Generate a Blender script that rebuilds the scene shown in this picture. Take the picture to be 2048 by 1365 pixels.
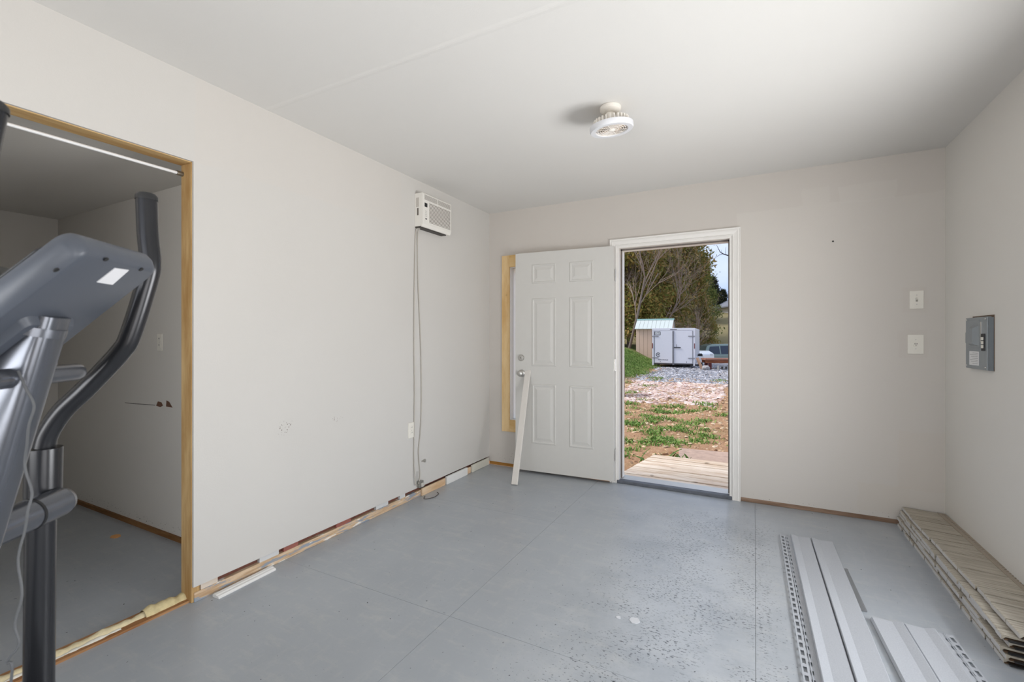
import bpy, bmesh, math, random
import numpy as np
from mathutils import Vector, Matrix
random.seed(7); np.random.seed(7)
for o in list(bpy.data.objects): bpy.data.objects.remove(o, do_unlink=True)
SC = bpy.context.scene
COL = SC.collection

# ------------------------------------------------------------------ camera, world, sun, added fill light, exposure
F, CX, CY, EYE = 920.0, 1024.0, 676.0, 1.23          # measured from the photograph (2048 x 1365)
YAW = math.atan(485 / 920)
FW = (-math.sin(YAW), math.cos(YAW)); RT = (math.cos(YAW), math.sin(YAW))
cam = bpy.data.cameras.new('camera'); camo = bpy.data.objects.new('camera', cam); COL.objects.link(camo)
cam.sensor_width = 36; cam.lens = F * 36 / 2048; cam.shift_y = (CY - 682.5) / 2048
cam.clip_start = 0.02; cam.clip_end = 400
cam.dof.use_dof = True; cam.dof.focus_distance = 4.5; cam.dof.aperture_fstop = 5.6
camo.location = (0, 0, EYE); camo.rotation_euler = (math.pi / 2, 0, YAW)
SC.camera = camo
SC.view_settings.view_transform = 'Standard'; SC.view_settings.look = 'None'
SC.view_settings.exposure = 0.3; SC.view_settings.gamma = 1.0; SC.view_settings.use_curve_mapping = False

def lin(c):
    return tuple(((v / 255) / 12.92 if v / 255 <= .04045 else (((v / 255) + .055) / 1.055) ** 2.4) for v in c) + (1,)

wd = bpy.data.worlds.new('sky'); SC.world = wd; wd.use_nodes = True
wn = wd.node_tree.nodes; wl = wd.node_tree.links; wn.clear()
w_out = wn.new('ShaderNodeOutputWorld'); w_bg = wn.new('ShaderNodeBackground'); w_bg.inputs[1].default_value = 1.1
w_tc = wn.new('ShaderNodeTexCoord'); w_no = wn.new('ShaderNodeTexNoise'); w_no.inputs['Scale'].default_value = 2.2; w_no.inputs['Detail'].default_value = 6
w_mp = wn.new('ShaderNodeMapping'); w_mp.inputs['Scale'].default_value = (1, 1, 2.6)
w_rp = wn.new('ShaderNodeValToRGB'); w_rp.color_ramp.elements[0].position = .36; w_rp.color_ramp.elements[1].position = .62
w_rp.color_ramp.elements[0].color = (.39, .51, .80, 1); w_rp.color_ramp.elements[1].color = (.74, .79, .88, 1)
wl.new(w_tc.outputs['Generated'], w_mp.inputs[0]); wl.new(w_mp.outputs[0], w_no.inputs['Vector']); wl.new(w_no.outputs['Fac'], w_rp.inputs[0])
wl.new(w_rp.outputs[0], w_bg.inputs[0]); wl.new(w_bg.outputs[0], w_out.inputs[0])
SUN_STRENGTH, FILL_REAR, FILL_RIGHT, FILL_SIDE = 2.3, 70, 78, 22
sun = bpy.data.lights.new('sun', 'SUN'); sun.energy = SUN_STRENGTH; sun.angle = math.radians(18); sun.color = (1, .95, .88)
suno = bpy.data.objects.new('sun', sun); COL.objects.link(suno); suno.rotation_euler = (math.radians(42), 0, math.radians(-72))
def fill_light(loc, rot, sx, sy, watts):  # added fill panels outside the openings, tilted up to brighten walls and ceiling
    l = bpy.data.lights.new('window_daylight', 'AREA'); l.shape = 'RECTANGLE'; l.size = sx; l.size_y = sy; l.energy = watts; l.color = (.97, .985, 1)
    o = bpy.data.objects.new('window_daylight', l); COL.objects.link(o); o.location = loc; o.rotation_euler = rot
fill_light((-0.6, -2.08, 1.10), (math.radians(130), 0, 0), 2.2, 1.25, FILL_REAR)
fill_light((1.52, 1.95, .72), (math.radians(124), 0, math.radians(90)), 1.4, 1.0, FILL_RIGHT)
fill_light((1.52, -.40, .72), (math.radians(120), 0, math.radians(90)), 1.5, 1.0, FILL_SIDE)

# ------------------------------------------------------------------ photo pixel -> point on a known plane
def ray(px, py):
    u = (px - CX) / F
    return Vector((FW[0] + u * RT[0], FW[1] + u * RT[1], (CY - py) / F))
def hit(px, py, n, d):
    r = ray(px, py); n = Vector(n); t = (d - n.z * EYE) / n.dot(r)
    return Vector((0, 0, EYE)) + r * t
def onX(px, py, x): return hit(px, py, (1, 0, 0), x)
def onY(px, py, y): return hit(px, py, (0, 1, 0), y)
def onZ(px, py, z): return hit(px, py, (0, 0, 1), z)
def deep(px, py, d): return Vector((0, 0, EYE)) + ray(px, py) * d

# ------------------------------------------------------------------ materials
MATS = {}
class NT:
    def __init__(s, name):
        s.m = bpy.data.materials.new(name); s.m.use_nodes = True; s.t = s.m.node_tree
        s.b = s.t.nodes['Principled BSDF']
    def n(s, typ, **kw):
        x = s.t.nodes.new(typ)
        for k, v in kw.items(): setattr(x, k, v)
        return x
    def l(s, a, b): s.t.links.new(a, b)
    def math(s, op, a, b=None, c=None, clamp=False):
        x = s.n('ShaderNodeMath', operation=op, use_clamp=clamp)
        for i, v in enumerate((a, b, c)):
            if v is None: continue
            if isinstance(v, (int, float)): x.inputs[i].default_value = v
            else: s.l(v, x.inputs[i])
        return x.outputs[0]
    def pos(s): return s.n('ShaderNodeNewGeometry').outputs['Position']
    def obj(s): return s.n('ShaderNodeTexCoord').outputs['Object']
    def noise(s, vec, scale, detail=4, stretch=None, rough=.55):
        if stretch:
            mp = s.n('ShaderNodeMapping'); mp.inputs['Scale'].default_value = stretch; s.l(vec, mp.inputs[0]); vec = mp.outputs[0]
        x = s.n('ShaderNodeTexNoise'); x.inputs['Scale'].default_value = scale; x.inputs['Detail'].default_value = detail; x.inputs['Roughness'].default_value = rough
        s.l(vec, x.inputs['Vector']); return x.outputs['Fac']
    def step(s, v, lo, hi):
        x = s.n('ShaderNodeMapRange', interpolation_type='SMOOTHSTEP'); x.inputs[1].default_value = lo; x.inputs[2].default_value = hi
        s.l(v, x.inputs[0]); return x.outputs[0]
    def mix(s, fac, a, b):
        x = s.n('ShaderNodeMix', data_type='RGBA')
        if isinstance(fac, (int, float)): x.inputs[0].default_value = fac
        else: s.l(fac, x.inputs[0])
        for i, v in ((6, a), (7, b)):
            if isinstance(v, tuple): x.inputs[i].default_value = v
            else: s.l(v, x.inputs[i])
        return x.outputs[2]
    def bump(s, h, strength, dist=.01):
        x = s.n('ShaderNodeBump'); x.inputs['Strength'].default_value = strength; x.inputs['Distance'].default_value = dist
        s.l(h, x.inputs['Height']); s.l(x.outputs[0], s.b.inputs['Normal'])
    def color(s, c):
        if isinstance(c, tuple): s.b.inputs['Base Color'].default_value = c
        else: s.l(c, s.b.inputs['Base Color'])
    def rect(s, sep, ax, a0, a1, bx, b0, b1, wob, soft=.006):
        a = s.math('ADD', sep.outputs[ax], wob); b = s.math('ADD', sep.outputs[bx], wob)
        m = s.math('MULTIPLY', s.step(a, a0 - soft, a0 + soft), s.math('SUBTRACT', 1.0, s.step(a, a1 - soft, a1 + soft)))
        k = s.math('MULTIPLY', s.step(b, b0 - soft, b0 + soft), s.math('SUBTRACT', 1.0, s.step(b, b1 - soft, b1 + soft)))
        return s.math('MULTIPLY', m, k)
def plain(name, rgb, rough=.5, metal=0.0, var=.06, scale=18, bump=0, bscale=200, spec=.5):
    if name in MATS: return MATS[name]
    k = NT(name); c = lin(rgb); d = tuple(v * (1 - var * 2) for v in c[:3]) + (1,)
    p = k.obj()
    k.color(k.mix(k.noise(p, scale), d, tuple(min(1, v * (1 + var)) for v in c[:3]) + (1,)))
    k.b.inputs['Roughness'].default_value = rough; k.b.inputs['Metallic'].default_value = metal
    k.b.inputs['Specular IOR Level'].default_value = spec
    if bump: k.bump(k.noise(p, bscale, 2), bump, .003)
    MATS[name] = k.m; return k.m
def wood(name, a, b, stretch=(4, 4, 40), rough=.7, knots=True, scale=2.0):
    if name in MATS: return MATS[name]
    k = NT(name); p = k.obj(); inf = k.n('ShaderNodeObjectInfo')
    ad = k.n('ShaderNodeVectorMath', operation='ADD'); k.l(p, ad.inputs[0]); k.l(inf.outputs['Random'], ad.inputs[1])
    g = k.noise(ad.outputs[0], scale, 6, stretch, .65)
    c = k.mix(k.step(g, .3, .72), lin(a), lin(b))
    if knots:
        kn = k.step(k.noise(ad.outputs[0], 6, 2), .70, .76)
        c = k.mix(k.math('MULTIPLY', kn, .6), c, tuple(v * .35 for v in lin(b)[:3]) + (1,))
    br = k.n('ShaderNodeBrightContrast'); k.l(c, br.inputs[0]); k.l(k.math('MULTIPLY_ADD', inf.outputs['Random'], .09, -.045), br.inputs[1])
    k.color(br.outputs[0]); k.b.inputs['Roughness'].default_value = rough; k.bump(g, .15, .004)
    MATS[name] = k.m; return k.m

def wall_paint(name, rgb, axes, patches=(), specks=()):
    k = NT(name); p = k.pos(); sep = k.n('ShaderNodeSeparateXYZ'); k.l(p, sep.inputs[0])
    base = lin(rgb)
    c = k.mix(k.noise(p, 1.1, 3), tuple(v * .955 for v in base[:3]) + (1,), tuple(v * 1.03 for v in base[:3]) + (1,))
    wob = k.math('MULTIPLY_ADD', k.noise(p, 9, 4), .05, -.025)
    ax, bx = axes
    for (a0, a1, b0, b1, f, col) in patches:
        c = k.mix(k.math('MULTIPLY', k.rect(sep, ax, a0, a1, bx, b0, b1, wob), f), c, lin(col))
    for (a0, a1, b0, b1, th, col) in specks:
        sp = k.math('MULTIPLY', k.step(k.noise(p, 90, 3), th, th + .03), k.rect(sep, ax, a0, a1, bx, b0, b1, wob, .02))
        c = k.mix(sp, c, lin(col))
    k.color(c); k.b.inputs['Roughness'].default_value = .72; k.b.inputs['Specular IOR Level'].default_value = .3
    k.bump(k.noise(p, 170, 3), .10, .004)
    return k.m

M_WHITE = plain('white_gloss_paint', (226, 223, 218), .38, var=.02)
M_DOOR = plain('door_paint', (202, 200, 195), .42, var=.015)
M_PLATE = plain('switch_plastic', (226, 222, 212), .35, var=.015)
M_GREYMET = plain('panel_grey_paint', (139, 145, 148), .45, var=.04)
M_CHROME = plain('satin_chrome', (196, 194, 190), .32, 1.0, .03)
M_BLACK = plain('black_plastic', (26, 26, 28), .5, var=.1)
M_DARK = plain('dark_void', (42, 30, 24), .9, var=.2)
M_PINE = wood('fresh_pine', (226, 196, 146), (205, 164, 104), (6, 6, 1.2))
M_STUD = wood('old_stud', (206, 176, 128), (168, 130, 80), (8, 8, 1.0))
M_STUDY = wood('old_header', (206, 176, 128), (168, 130, 80), (8, 1.0, 8))
M_RUBBER = plain('tyre_rubber', (30, 30, 31), .8, var=.1)
M_VOIDRED = plain('kraft_insulation', (120, 76, 62), .9, var=.3, scale=30)

# ------------------------------------------------------------------ mesh building
class MB:
    def __init__(s): s.v = []; s.f = []
    def add(s, vs, fs, mat=None):
        o = len(s.v)
        s.v += [tuple(mat @ Vector(v)) if mat else tuple(v) for v in vs]
        s.f += [tuple(i + o for i in f) for f in fs]; return s
    def box(s, a, b, mat=None):
        x0, y0, z0 = a; x1, y1, z1 = b
        return s.add([(x0, y0, z0), (x1, y0, z0), (x1, y1, z0), (x0, y1, z0), (x0, y0, z1), (x1, y0, z1), (x1, y1, z1), (x0, y1, z1)],
                     [(0, 3, 2, 1), (4, 5, 6, 7), (0, 1, 5, 4), (1, 2, 6, 5), (2, 3, 7, 6), (3, 0, 4, 7)], mat)
    def tube(s, pts, r, n=16, cap=True, squash=None):
        pts = [Vector(p) for p in pts]; k = len(pts)
        rs = r if isinstance(r, (list, tuple)) else [r] * k
        rings = []; up = None
        for i, p in enumerate(pts):
            t = (pts[min(i + 1, k - 1)] - pts[max(i - 1, 0)]).normalized()
            if up is None:
                up = Vector((0, 0, 1)) if abs(t.z) < .9 else Vector((0, 1, 0))
            u = (up - t * up.dot(t)).normalized(); w = t.cross(u); up = u
            rings.append([p + (u * math.cos(a) * (squash or 1) + w * math.sin(a)) * rs[i] for a in [2 * math.pi * j / n for j in range(n)]])
        vs = [v for rg in rings for v in rg]
        fs = [(i * n + j, i * n + (j + 1) % n, (i + 1) * n + (j + 1) % n, (i + 1) * n + j) for i in range(k - 1) for j in range(n)]
        if cap: fs += [tuple(range(n - 1, -1, -1)), tuple((k - 1) * n + j for j in range(n))]
        return s.add(vs, fs)
    def lathe(s, prof, n=32, mat=None, cap=True):
        vs = [(r * math.cos(2 * math.pi * j / n), r * math.sin(2 * math.pi * j / n), z) for r, z in prof for j in range(n)]
        k = len(prof)
        fs = [(i * n + j, i * n + (j + 1) % n, (i + 1) * n + (j + 1) % n, (i + 1) * n + j) for i in range(k - 1) for j in range(n)]
        if cap: fs += [tuple(range(n - 1, -1, -1)), tuple((k - 1) * n + j for j in range(n))]
        return s.add(vs, fs, mat)
    def prism(s, poly, ax, a, b, mat=None):
        """poly: 2-D points; extruded along axis ax ('x','y','z') from a to b."""
        def put(p, t): return {'x': (t, p[0], p[1]), 'y': (p[0], t, p[1]), 'z': (p[0], p[1], t)}[ax]
        n = len(poly); vs = [put(p, a) for p in poly] + [put(p, b) for p in poly]
        return s.add(vs, [tuple(range(n - 1, -1, -1)), tuple(range(n, 2 * n))] + [(i, (i + 1) % n, n + (i + 1) % n, n + i) for i in range(n)], mat)
    def build(s, name, mat, parent=None, bevel=0, smooth=False, seg=2, loc=None):
        me = bpy.data.meshes.new(name); me.from_pydata(s.v, [], s.f); me.update()
        bm = bmesh.new(); bm.from_mesh(me); bmesh.ops.recalc_face_normals(bm, faces=bm.faces); bm.to_mesh(me); bm.free()
        me.materials.append(mat)
        o = bpy.data.objects.new(name, me); COL.objects.link(o)
        if parent: o.parent = parent
        if loc: o.location = loc
        if bevel:
            m = o.modifiers.new('bevel', 'BEVEL'); m.width = bevel; m.segments = seg; m.limit_method = 'ANGLE'; m.angle_limit = math.radians(40)
        if smooth:
            me.polygons.foreach_set('use_smooth', [True] * len(me.polygons))
            if hasattr(me, 'set_sharp_from_angle'): me.set_sharp_from_angle(angle=math.radians(42))
        return o
def B(a, b): return MB().box(a, b)
def thing(name, label, cat, loc=(0, 0, 0), rz=0, group=None):
    o = bpy.data.objects.new(name, None); COL.objects.link(o); o.location = loc; o.rotation_euler = (0, 0, rz); o.empty_display_size = .1
    return tag(o, label, cat, group)
def tag(o, label=None, cat=None, group=None, kind=None):
    for k, v in (('label', label), ('category', cat), ('group', group), ('kind', kind)):
        if v: o[k] = v
    return o
def struct(o, label, cat=None): return tag(o, label, cat, None, 'structure')
def share(o, name, parent=None, loc=None, rot=None, scale=None):
    c = o.copy(); c.name = name; COL.objects.link(c)
    if parent is not None: c.parent = parent
    if loc is not None: c.location = loc
    if rot is not None: c.rotation_euler = rot
    if scale is not None: c.scale = scale
    return c

# ------------------------------------------------------------------ the room
XL, XR, YF, YB, CEIL = -2.29, 1.073, 3.87, -1.5, 2.44
WT = .12
# floor: painted plywood sheets with butt joints
k = NT('painted_floor'); p = k.pos(); sep = k.n('ShaderNodeSeparateXYZ'); k.l(p, sep.inputs[0])
c = k.mix(k.noise(p, 2.3, 5), lin((152, 158, 165)), lin((174, 179, 184)))
sw = k.step(k.noise(p, 5, 6, (1, 3.5, 1), .7), .50, .66); c = k.mix(k.math('MULTIPLY', sw, .2), c, lin((196, 196, 190)))
sw2 = k.step(k.noise(p, 7, 5, (4, 1.1, 1), .65), .52, .66); c = k.mix(k.math('MULTIPLY', sw2, .16), c, lin((190, 191, 188)))
traffic_sheen = k.math('MULTIPLY', k.math('MULTIPLY', k.step(sep.outputs[0], -1.15, -.35), k.math('SUBTRACT', 1.0, k.step(sep.outputs[0], .0, .25))), k.math('SUBTRACT', 1.0, k.step(sep.outputs[1], 3.3, 3.8)))
c = k.mix(k.math('MULTIPLY', k.math('MULTIPLY', traffic_sheen, k.step(k.noise(p, 2.6, 5, None, .65), .34, .62)), .5), c, lin((196, 200, 204)))  # lighter traffic strip: worn paint plus sky sheen put into the colour
sc = k.noise(p, 62, 3, (1, 1.9, 1), .6)
th = k.math('MULTIPLY_ADD', traffic_sheen, -.125, .70)
sc = k.step(k.math('SUBTRACT', sc, th), 0, .03)
sc = k.math('MULTIPLY', sc, k.step(k.noise(p, 4.2, 4), .34, .58))
c = k.mix(k.math('MULTIPLY', sc, .85), c, lin((66, 70, 76)))
dots = k.step(k.noise(p, 55, 1), .765, .78); c = k.mix(dots, c, lin((40, 42, 46)))
k.color(c)
rg = k.math('MULTIPLY_ADD', k.noise(p, 5, 4), .12, .25); k.l(rg, k.b.inputs['Roughness'])
k.b.inputs['Specular IOR Level'].default_value = .55
k.bump(k.noise(p, 60, 4), .10, .004)
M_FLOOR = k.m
fl = struct(B((-4.9, YB, -.2), (XR + .1, YF + .02, -.008)).build('floor', plain('floor_joint', (130, 133, 136), .8)), 'grey painted plywood floor with scuffs and sheet joints', 'floor')
xs = [-4.9, -3.6, -2.405, -1.19, .004, XR]; ys = [YB, -.74, .46, 1.667, 2.84, YF]
for i in range(5):
    for j in range(5):
        if xs[i + 1] < -2.3 and ys[j] > 1.5: continue
        y1 = min(ys[j + 1], 1.52) if xs[i + 1] < -2.3 else ys[j + 1]
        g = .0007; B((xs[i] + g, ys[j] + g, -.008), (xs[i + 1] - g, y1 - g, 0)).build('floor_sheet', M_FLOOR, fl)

M_CEIL = wall_paint('ceiling_paint', (215, 213, 209), (0, 1), [(-2.29, -.6, 1.535, 1.56, .10, (226, 223, 217))])
M_WALLL = wall_paint('wall_paint_left', (200, 197, 192), (1, 2), [(1.2, 2.6, 2.05, 2.44, .35, (202, 196, 189)), (2.765, 2.80, .09, .20, .45, (150, 148, 142))],
    [(1.62, 1.70, .70, .76, .60, (120, 112, 104)), (1.98, 2.05, .70, .75, .62, (140, 130, 120)), (1.2, 3.8, .08, .5, .80, (120, 112, 104))])
M_WALLF = wall_paint('wall_paint_far', (198, 192, 185), (0, 2), [
    (-.12, 1.08, .0, 2.17, .5, (204, 199, 192)), (.52, .83, 2.16, 2.28, .5, (204, 199, 192)), (.30, .46, 2.17, 2.29, .4, (204, 199, 192)),
    (.84, 1.1, .24, .62, .3, (199, 190, 180)), (.62, .9, .06, .25, .5, (200, 193, 183)), (.84, .985, 1.10, 1.28, .16, (190, 181, 172)), (.86, .985, 1.40, 1.56, .16, (192, 182, 172))],
    [(-.1, 1.0, .02, .06, .67, (130, 122, 112)), (-2.2, -1.9, .06, .12, .66, (90, 84, 78))])
M_WALLR = wall_paint('wall_paint_right', (220, 217, 211), (1, 2))
M_WALLS = wall_paint('wall_paint_side_room', (214, 210, 203), (0, 2), (), [(-4.7, -2.5, .03, .08, .64, (96, 90, 84))])

ceil = struct(B((XL - .02, YB - WT, CEIL), (XR + WT, YF + WT, CEIL + .12)).build('ceiling', M_CEIL), 'off white drywall ceiling of the main room', 'ceiling')
# faint taped joint, slightly proud of the ceiling board
tp = MB()
tp.prism([(1.535, 2.4399), (1.550, 2.4388), (1.560, 2.4388), (1.575, 2.4399)], 'x', XL, XR); tp.build('taped_joint', M_CEIL, ceil)

OP0, OP1, OPZ = -.1, 1.19, 2.04                       # raw doorway in the left wall
PL = .075                                            # drywall stops short of the floor
wl_ = MB()
for (y0, y1, z0, z1) in ((OP1 + .003, YF, PL, CEIL), (OP0, OP1 + .003, OPZ + .004, CEIL), (YB, OP0, PL, CEIL)):
    wl_.box((XL - .012, y0, z0), (XL, y1, z1))
wall_left = struct(wl_.build('wall_left', M_WALLL), 'off white drywall left wall with a raw doorway', 'wall')
core = MB()
for (y0, y1, z0, z1) in ((OP1 + .038, YF, .0, CEIL), (OP0, OP1 + .038, OPZ + .04, CEIL), (YB, OP0 - .038, 0, CEIL)):
    core.box((XL - .088, y0, z0), (XL - .03, y1, z1))
core.build('cavity', M_VOIDRED, wall_left)
k = NT('sole_plate_wood'); p = k.pos(); g = k.noise(p, 3, 6, (10, 2, 30)); c = k.mix(k.step(g, .3, .7), lin((214, 190, 160)), lin((178, 146, 112)))
sp_ = k.step(k.noise(p, 4, 5, (1, 1.6, 14), .7), .53, .58); c = k.mix(sp_, c, lin((142, 150, 160)))
sp2 = k.step(k.noise(p, 9, 4, (1, 1, 4)), .60, .64); c = k.mix(sp2, c, lin((226, 220, 210))); k.color(c); k.b.inputs['Roughness'].default_value = .8
M_SOLE = k.m
struct(B((XL - .075, OP1 + .01, 0), (XL - .006, YF - .01, .046)).build('trim_1', M_SOLE, bevel=.003), 'bare sole plate with paint smears under left wall', 'sole plate')
rnd = random.Random(3)
for y in (1.23, 1.52, 1.66, 2.02, 2.36, 2.60):       # blocks and scraps in the gap above the plate
    w = rnd.uniform(.05, .16)
    B((XL - .03, y, .046), (XL - .010, y + w, PL)).build('gap_filler', plain('filler_' + str(int(y * 100) % 3), [(214, 200, 184), (150, 92, 80), (205, 205, 204)][int(y * 100) % 3], .8), wall_left)
back = MB()
for (y0, y1, z0, z1) in ((OP1 + .03, 1.52, 0, 2.2), (OP0, OP1 + .03, OPZ + .03, 2.2), (YB, OP0, 0, 2.2)):
    back.box((XL - .10, y0, z0), (XL - .0885, y1, z1))
back.build('rear_board', M_WALLS, wall_left)
fr = struct(B((XL - .10, OP1, .0), (XL - .0125, OP1 + .037, OPZ + .03)).build('trim_2', M_STUD, bevel=.003), 'rough yellow pine stud at right of raw doorway', 'door stud')
struct(B((XL - .10, OP0 - .04, OPZ), (XL - .0125, OP1, OPZ + .038)).build('trim_3', M_STUDY, bevel=.003), 'rough pine header board over the raw doorway', 'header')
struct(B((XL - .10, OP0 - .038, 0), (XL - .0125, OP0, OPZ)).build('trim_4', M_STUD, bevel=.003), 'rough pine stud at near side of raw doorway', 'door stud')

# rough threshold with a bead of dried expanding foam
def lumpy(name, x0, x1, y0, y1, h, mat, parent, seed, nx=8, ny=120, lump=.6):
    r = np.random.RandomState(seed); vs = []; fs = []
    ph = r.rand(8) * 6.28
    for j in range(ny + 1):
        y = y0 + (y1 - y0) * j / ny
        wv = 1 + .22 * math.sin(y * 37 + ph[0]) + .16 * math.sin(y * 83 + ph[1]) + .1 * math.sin(y * 151 + ph[2])
        for i in range(nx + 1):
            a = math.pi * i / nx
            vs.append((x0 + (x1 - x0) * (.5 - .5 * math.cos(a) * (.8 + .2 * wv)), y, max(0, math.sin(a)) * h * (1 - lump + lump * wv) + r.rand() * .002))
    for j in range(ny):
        for i in range(nx):
            q = j * (nx + 1) + i; fs.append((q, q + 1, q + nx + 2, q + nx + 1))
    return MB().add(vs, fs).build(name, mat, parent, smooth=True)
thr = struct(B((XL - .125, OP0, 0), (XL - .03, OP1, .010)).build('trim_5', wood('threshold_wood', (190, 150, 112), (148, 104, 70), (10, 1.2, 10))), 'rough wooden strip across raw doorway floor', 'threshold')
FOAM = plain('foam', (222, 208, 170), .85, var=.14, scale=40, bump=.6, bscale=90)
lumpy('foam_bead', XL - .105, XL - .062, OP0, OP1, .022, FOAM, thr, 4)
lumpy('foam_bead', XL - .075, XL - .045, OP0 + .2, OP1 - .25, .013, plain('foam_white', (230, 226, 214), .85, bump=.5, bscale=90), thr, 5)
lumpy('foam_blob', XL - .115, XL - .05, OP1 - .16, OP1, .034, plain('foam_yellow', (214, 198, 152), .85, var=.2, scale=40, bump=.6, bscale=90), thr, 6, ny=30)

# far wall with the door and the window behind the open leaf
DX0, DX1, DZ = -1.032, -.150, 2.005
WX0, WX1, WZ0, WZ1 = -2.062, -1.33, .448, 1.902
wf = MB()
def wall_y(mb, y0, y1, x0, x1, z0, z1, holes):
    cuts = sorted(set([x0, x1] + [h[0] for h in holes] + [h[1] for h in holes]))
    for a, b in zip(cuts, cuts[1:]):
        hs = [h for h in holes if h[0] <= a + 1e-6 and h[1] >= b - 1e-6]
        z = z0
        for h in sorted(hs, key=lambda h: h[2]):
            if h[2] > z: mb.box((a, y0, z), (b, y1, h[2]))
            z = h[3]
        if z < z1: mb.box((a, y0, z), (b, y1, z1))
def wall_x(mb, x0, x1, y0, y1, z0, z1, holes):
    t = MB(); wall_y(t, x0, x1, y0, y1, z0, z1, holes)
    mb.add([(v[1], v[0], v[2]) for v in t.v], [f[::-1] for f in t.f])
wall_y(wf, YF, YF + WT, XL - .1, XR + WT, .03, CEIL, [(DX0, DX1, .03, DZ), (WX0, WX1, WZ0, WZ1)])
wall_far = struct(wf.build('wall_far', M_WALLF), 'patched beige drywall wall with the open exterior door', 'wall')
B((XL, YF + .004, 0), (DX0 - .01, YF + .1, .045)).build('sole_plate', wood('plate_far', (186, 140, 84), (150, 104, 56), (1.2, 8, 8)), wall_far)
B((DX1 + .01, YF + .006, 0), (XR, YF + .1, .030)).build('sole_plate', wood('plate_far2', (158, 132, 112), (120, 96, 78), (1.2, 8, 8)), wall_far)

wr = MB(); wall_x(wr, XR, XR + WT, YB - WT, YF, 0, CEIL, [(-1.2, .4, .3, 1.5), (1.15, 2.65, .3, 1.5)])
wall_right = struct(wr.build('wall_right', M_WALLR), 'off white drywall right wall with the breaker panel', 'wall')
wb = MB(); wall_y(wb, YB - WT, YB, XL - .1, XR, 0, CEIL, [(-1.75, .55, .6, 2.1)])
wall_rear = struct(wb.build('wall_rear', M_WALLR), 'off white rear wall with a wide window', 'wall')
k = NT('window_glass'); tb_ = k.n('ShaderNodeBsdfTransparent'); gb_ = k.n('ShaderNodeBsdfGlossy'); gb_.inputs['Roughness'].default_value = .02; mx = k.n('ShaderNodeMixShader'); mx.inputs[0].default_value = .06
k.l(tb_.outputs[0], mx.inputs[1]); k.l(gb_.outputs[0], mx.inputs[2]); k.l(mx.outputs[0], k.t.nodes['Material Output'].inputs[0]); M_GLASS = k.m
def added_window(n, cx0, cx1, z0, z1, along, at, label):  # unseen windows added as openings for the fill lights
    w = struct(thing('window_%d' % n, label, 'window'), label, 'window')
    def bx(a0, a1, b0, b1, d0, d1, nm, m):
        if along == 'x': B((a0, at + d0, b0), (a1, at + d1, b1)).build(nm, m, w)
        else: B((at + d0, a0, b0), (at + d1, a1, b1)).build(nm, m, w)
    f = .05
    bx(cx0, cx0 + f, z0, z1, -.03, .03, 'frame_stile', M_WHITE); bx(cx1 - f, cx1, z0, z1, -.03, .03, 'frame_stile', M_WHITE)
    bx(cx0 + f, cx1 - f, z0, z0 + f, -.03, .03, 'frame_rail', M_WHITE); bx(cx0 + f, cx1 - f, z1 - f, z1, -.03, .03, 'frame_rail', M_WHITE)
    m = (cx0 + cx1) / 2; bx(m - .02, m + .02, z0 + f, z1 - f, -.025, .025, 'mullion', M_WHITE)
    bx(cx0 + f, m - .02, z0 + f, z1 - f, -.003, .003, 'pane', M_GLASS); bx(m + .02, cx1 - f, z0 + f, z1 - f, -.003, .003, 'pane', M_GLASS)
added_window(2, -1.75, .55, .6, 2.1, 'x', YB - .07, 'wide white two pane window in the rear wall')
added_window(3, 1.15, 2.65, .3, 1.5, 'y', XR + .07, 'white two pane window in the right wall, nearer far wall')
added_window(4, -1.2, .4, .3, 1.5, 'y', XR + .07, 'white two pane window in the right wall, nearer rear wall')

# side room behind the raw doorway
SRX, SRY, SRZ = -4.80, 1.52, 2.15
struct(B((SRX - .1, SRY, 0), (XL - .10, SRY + .1, SRZ + .1)).build('wall_side_room_right', M_WALLS), 'dim scuffed drywall wall inside the side room', 'wall')
struct(B((SRX - .1, YB - WT, 0), (SRX, SRY, SRZ + .1)).build('wall_side_room_left', M_WALLS), 'dim drywall end wall of the side room', 'wall')
struct(B((SRX, YB - WT, 0), (XL - .10, YB, SRZ + .1)).build('wall_side_room_rear', M_WALLS), 'rear drywall wall of the side room', 'wall')
struct(B((SRX, YB, SRZ), (XL - .10, SRY, SRZ + .1)).build('ceiling_side_room', M_WALLS), 'dim low ceiling of the side room', 'ceiling')
struct(B((SRX, SRY - .012, 0), (XL - .10, SRY, .03)).build('baseboard_side_room', wood('plate_side', (150, 112, 74), (112, 80, 50), (1.2, 8, 8))), 'thin brown wooden strip along side room wall', 'baseboard')
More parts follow.
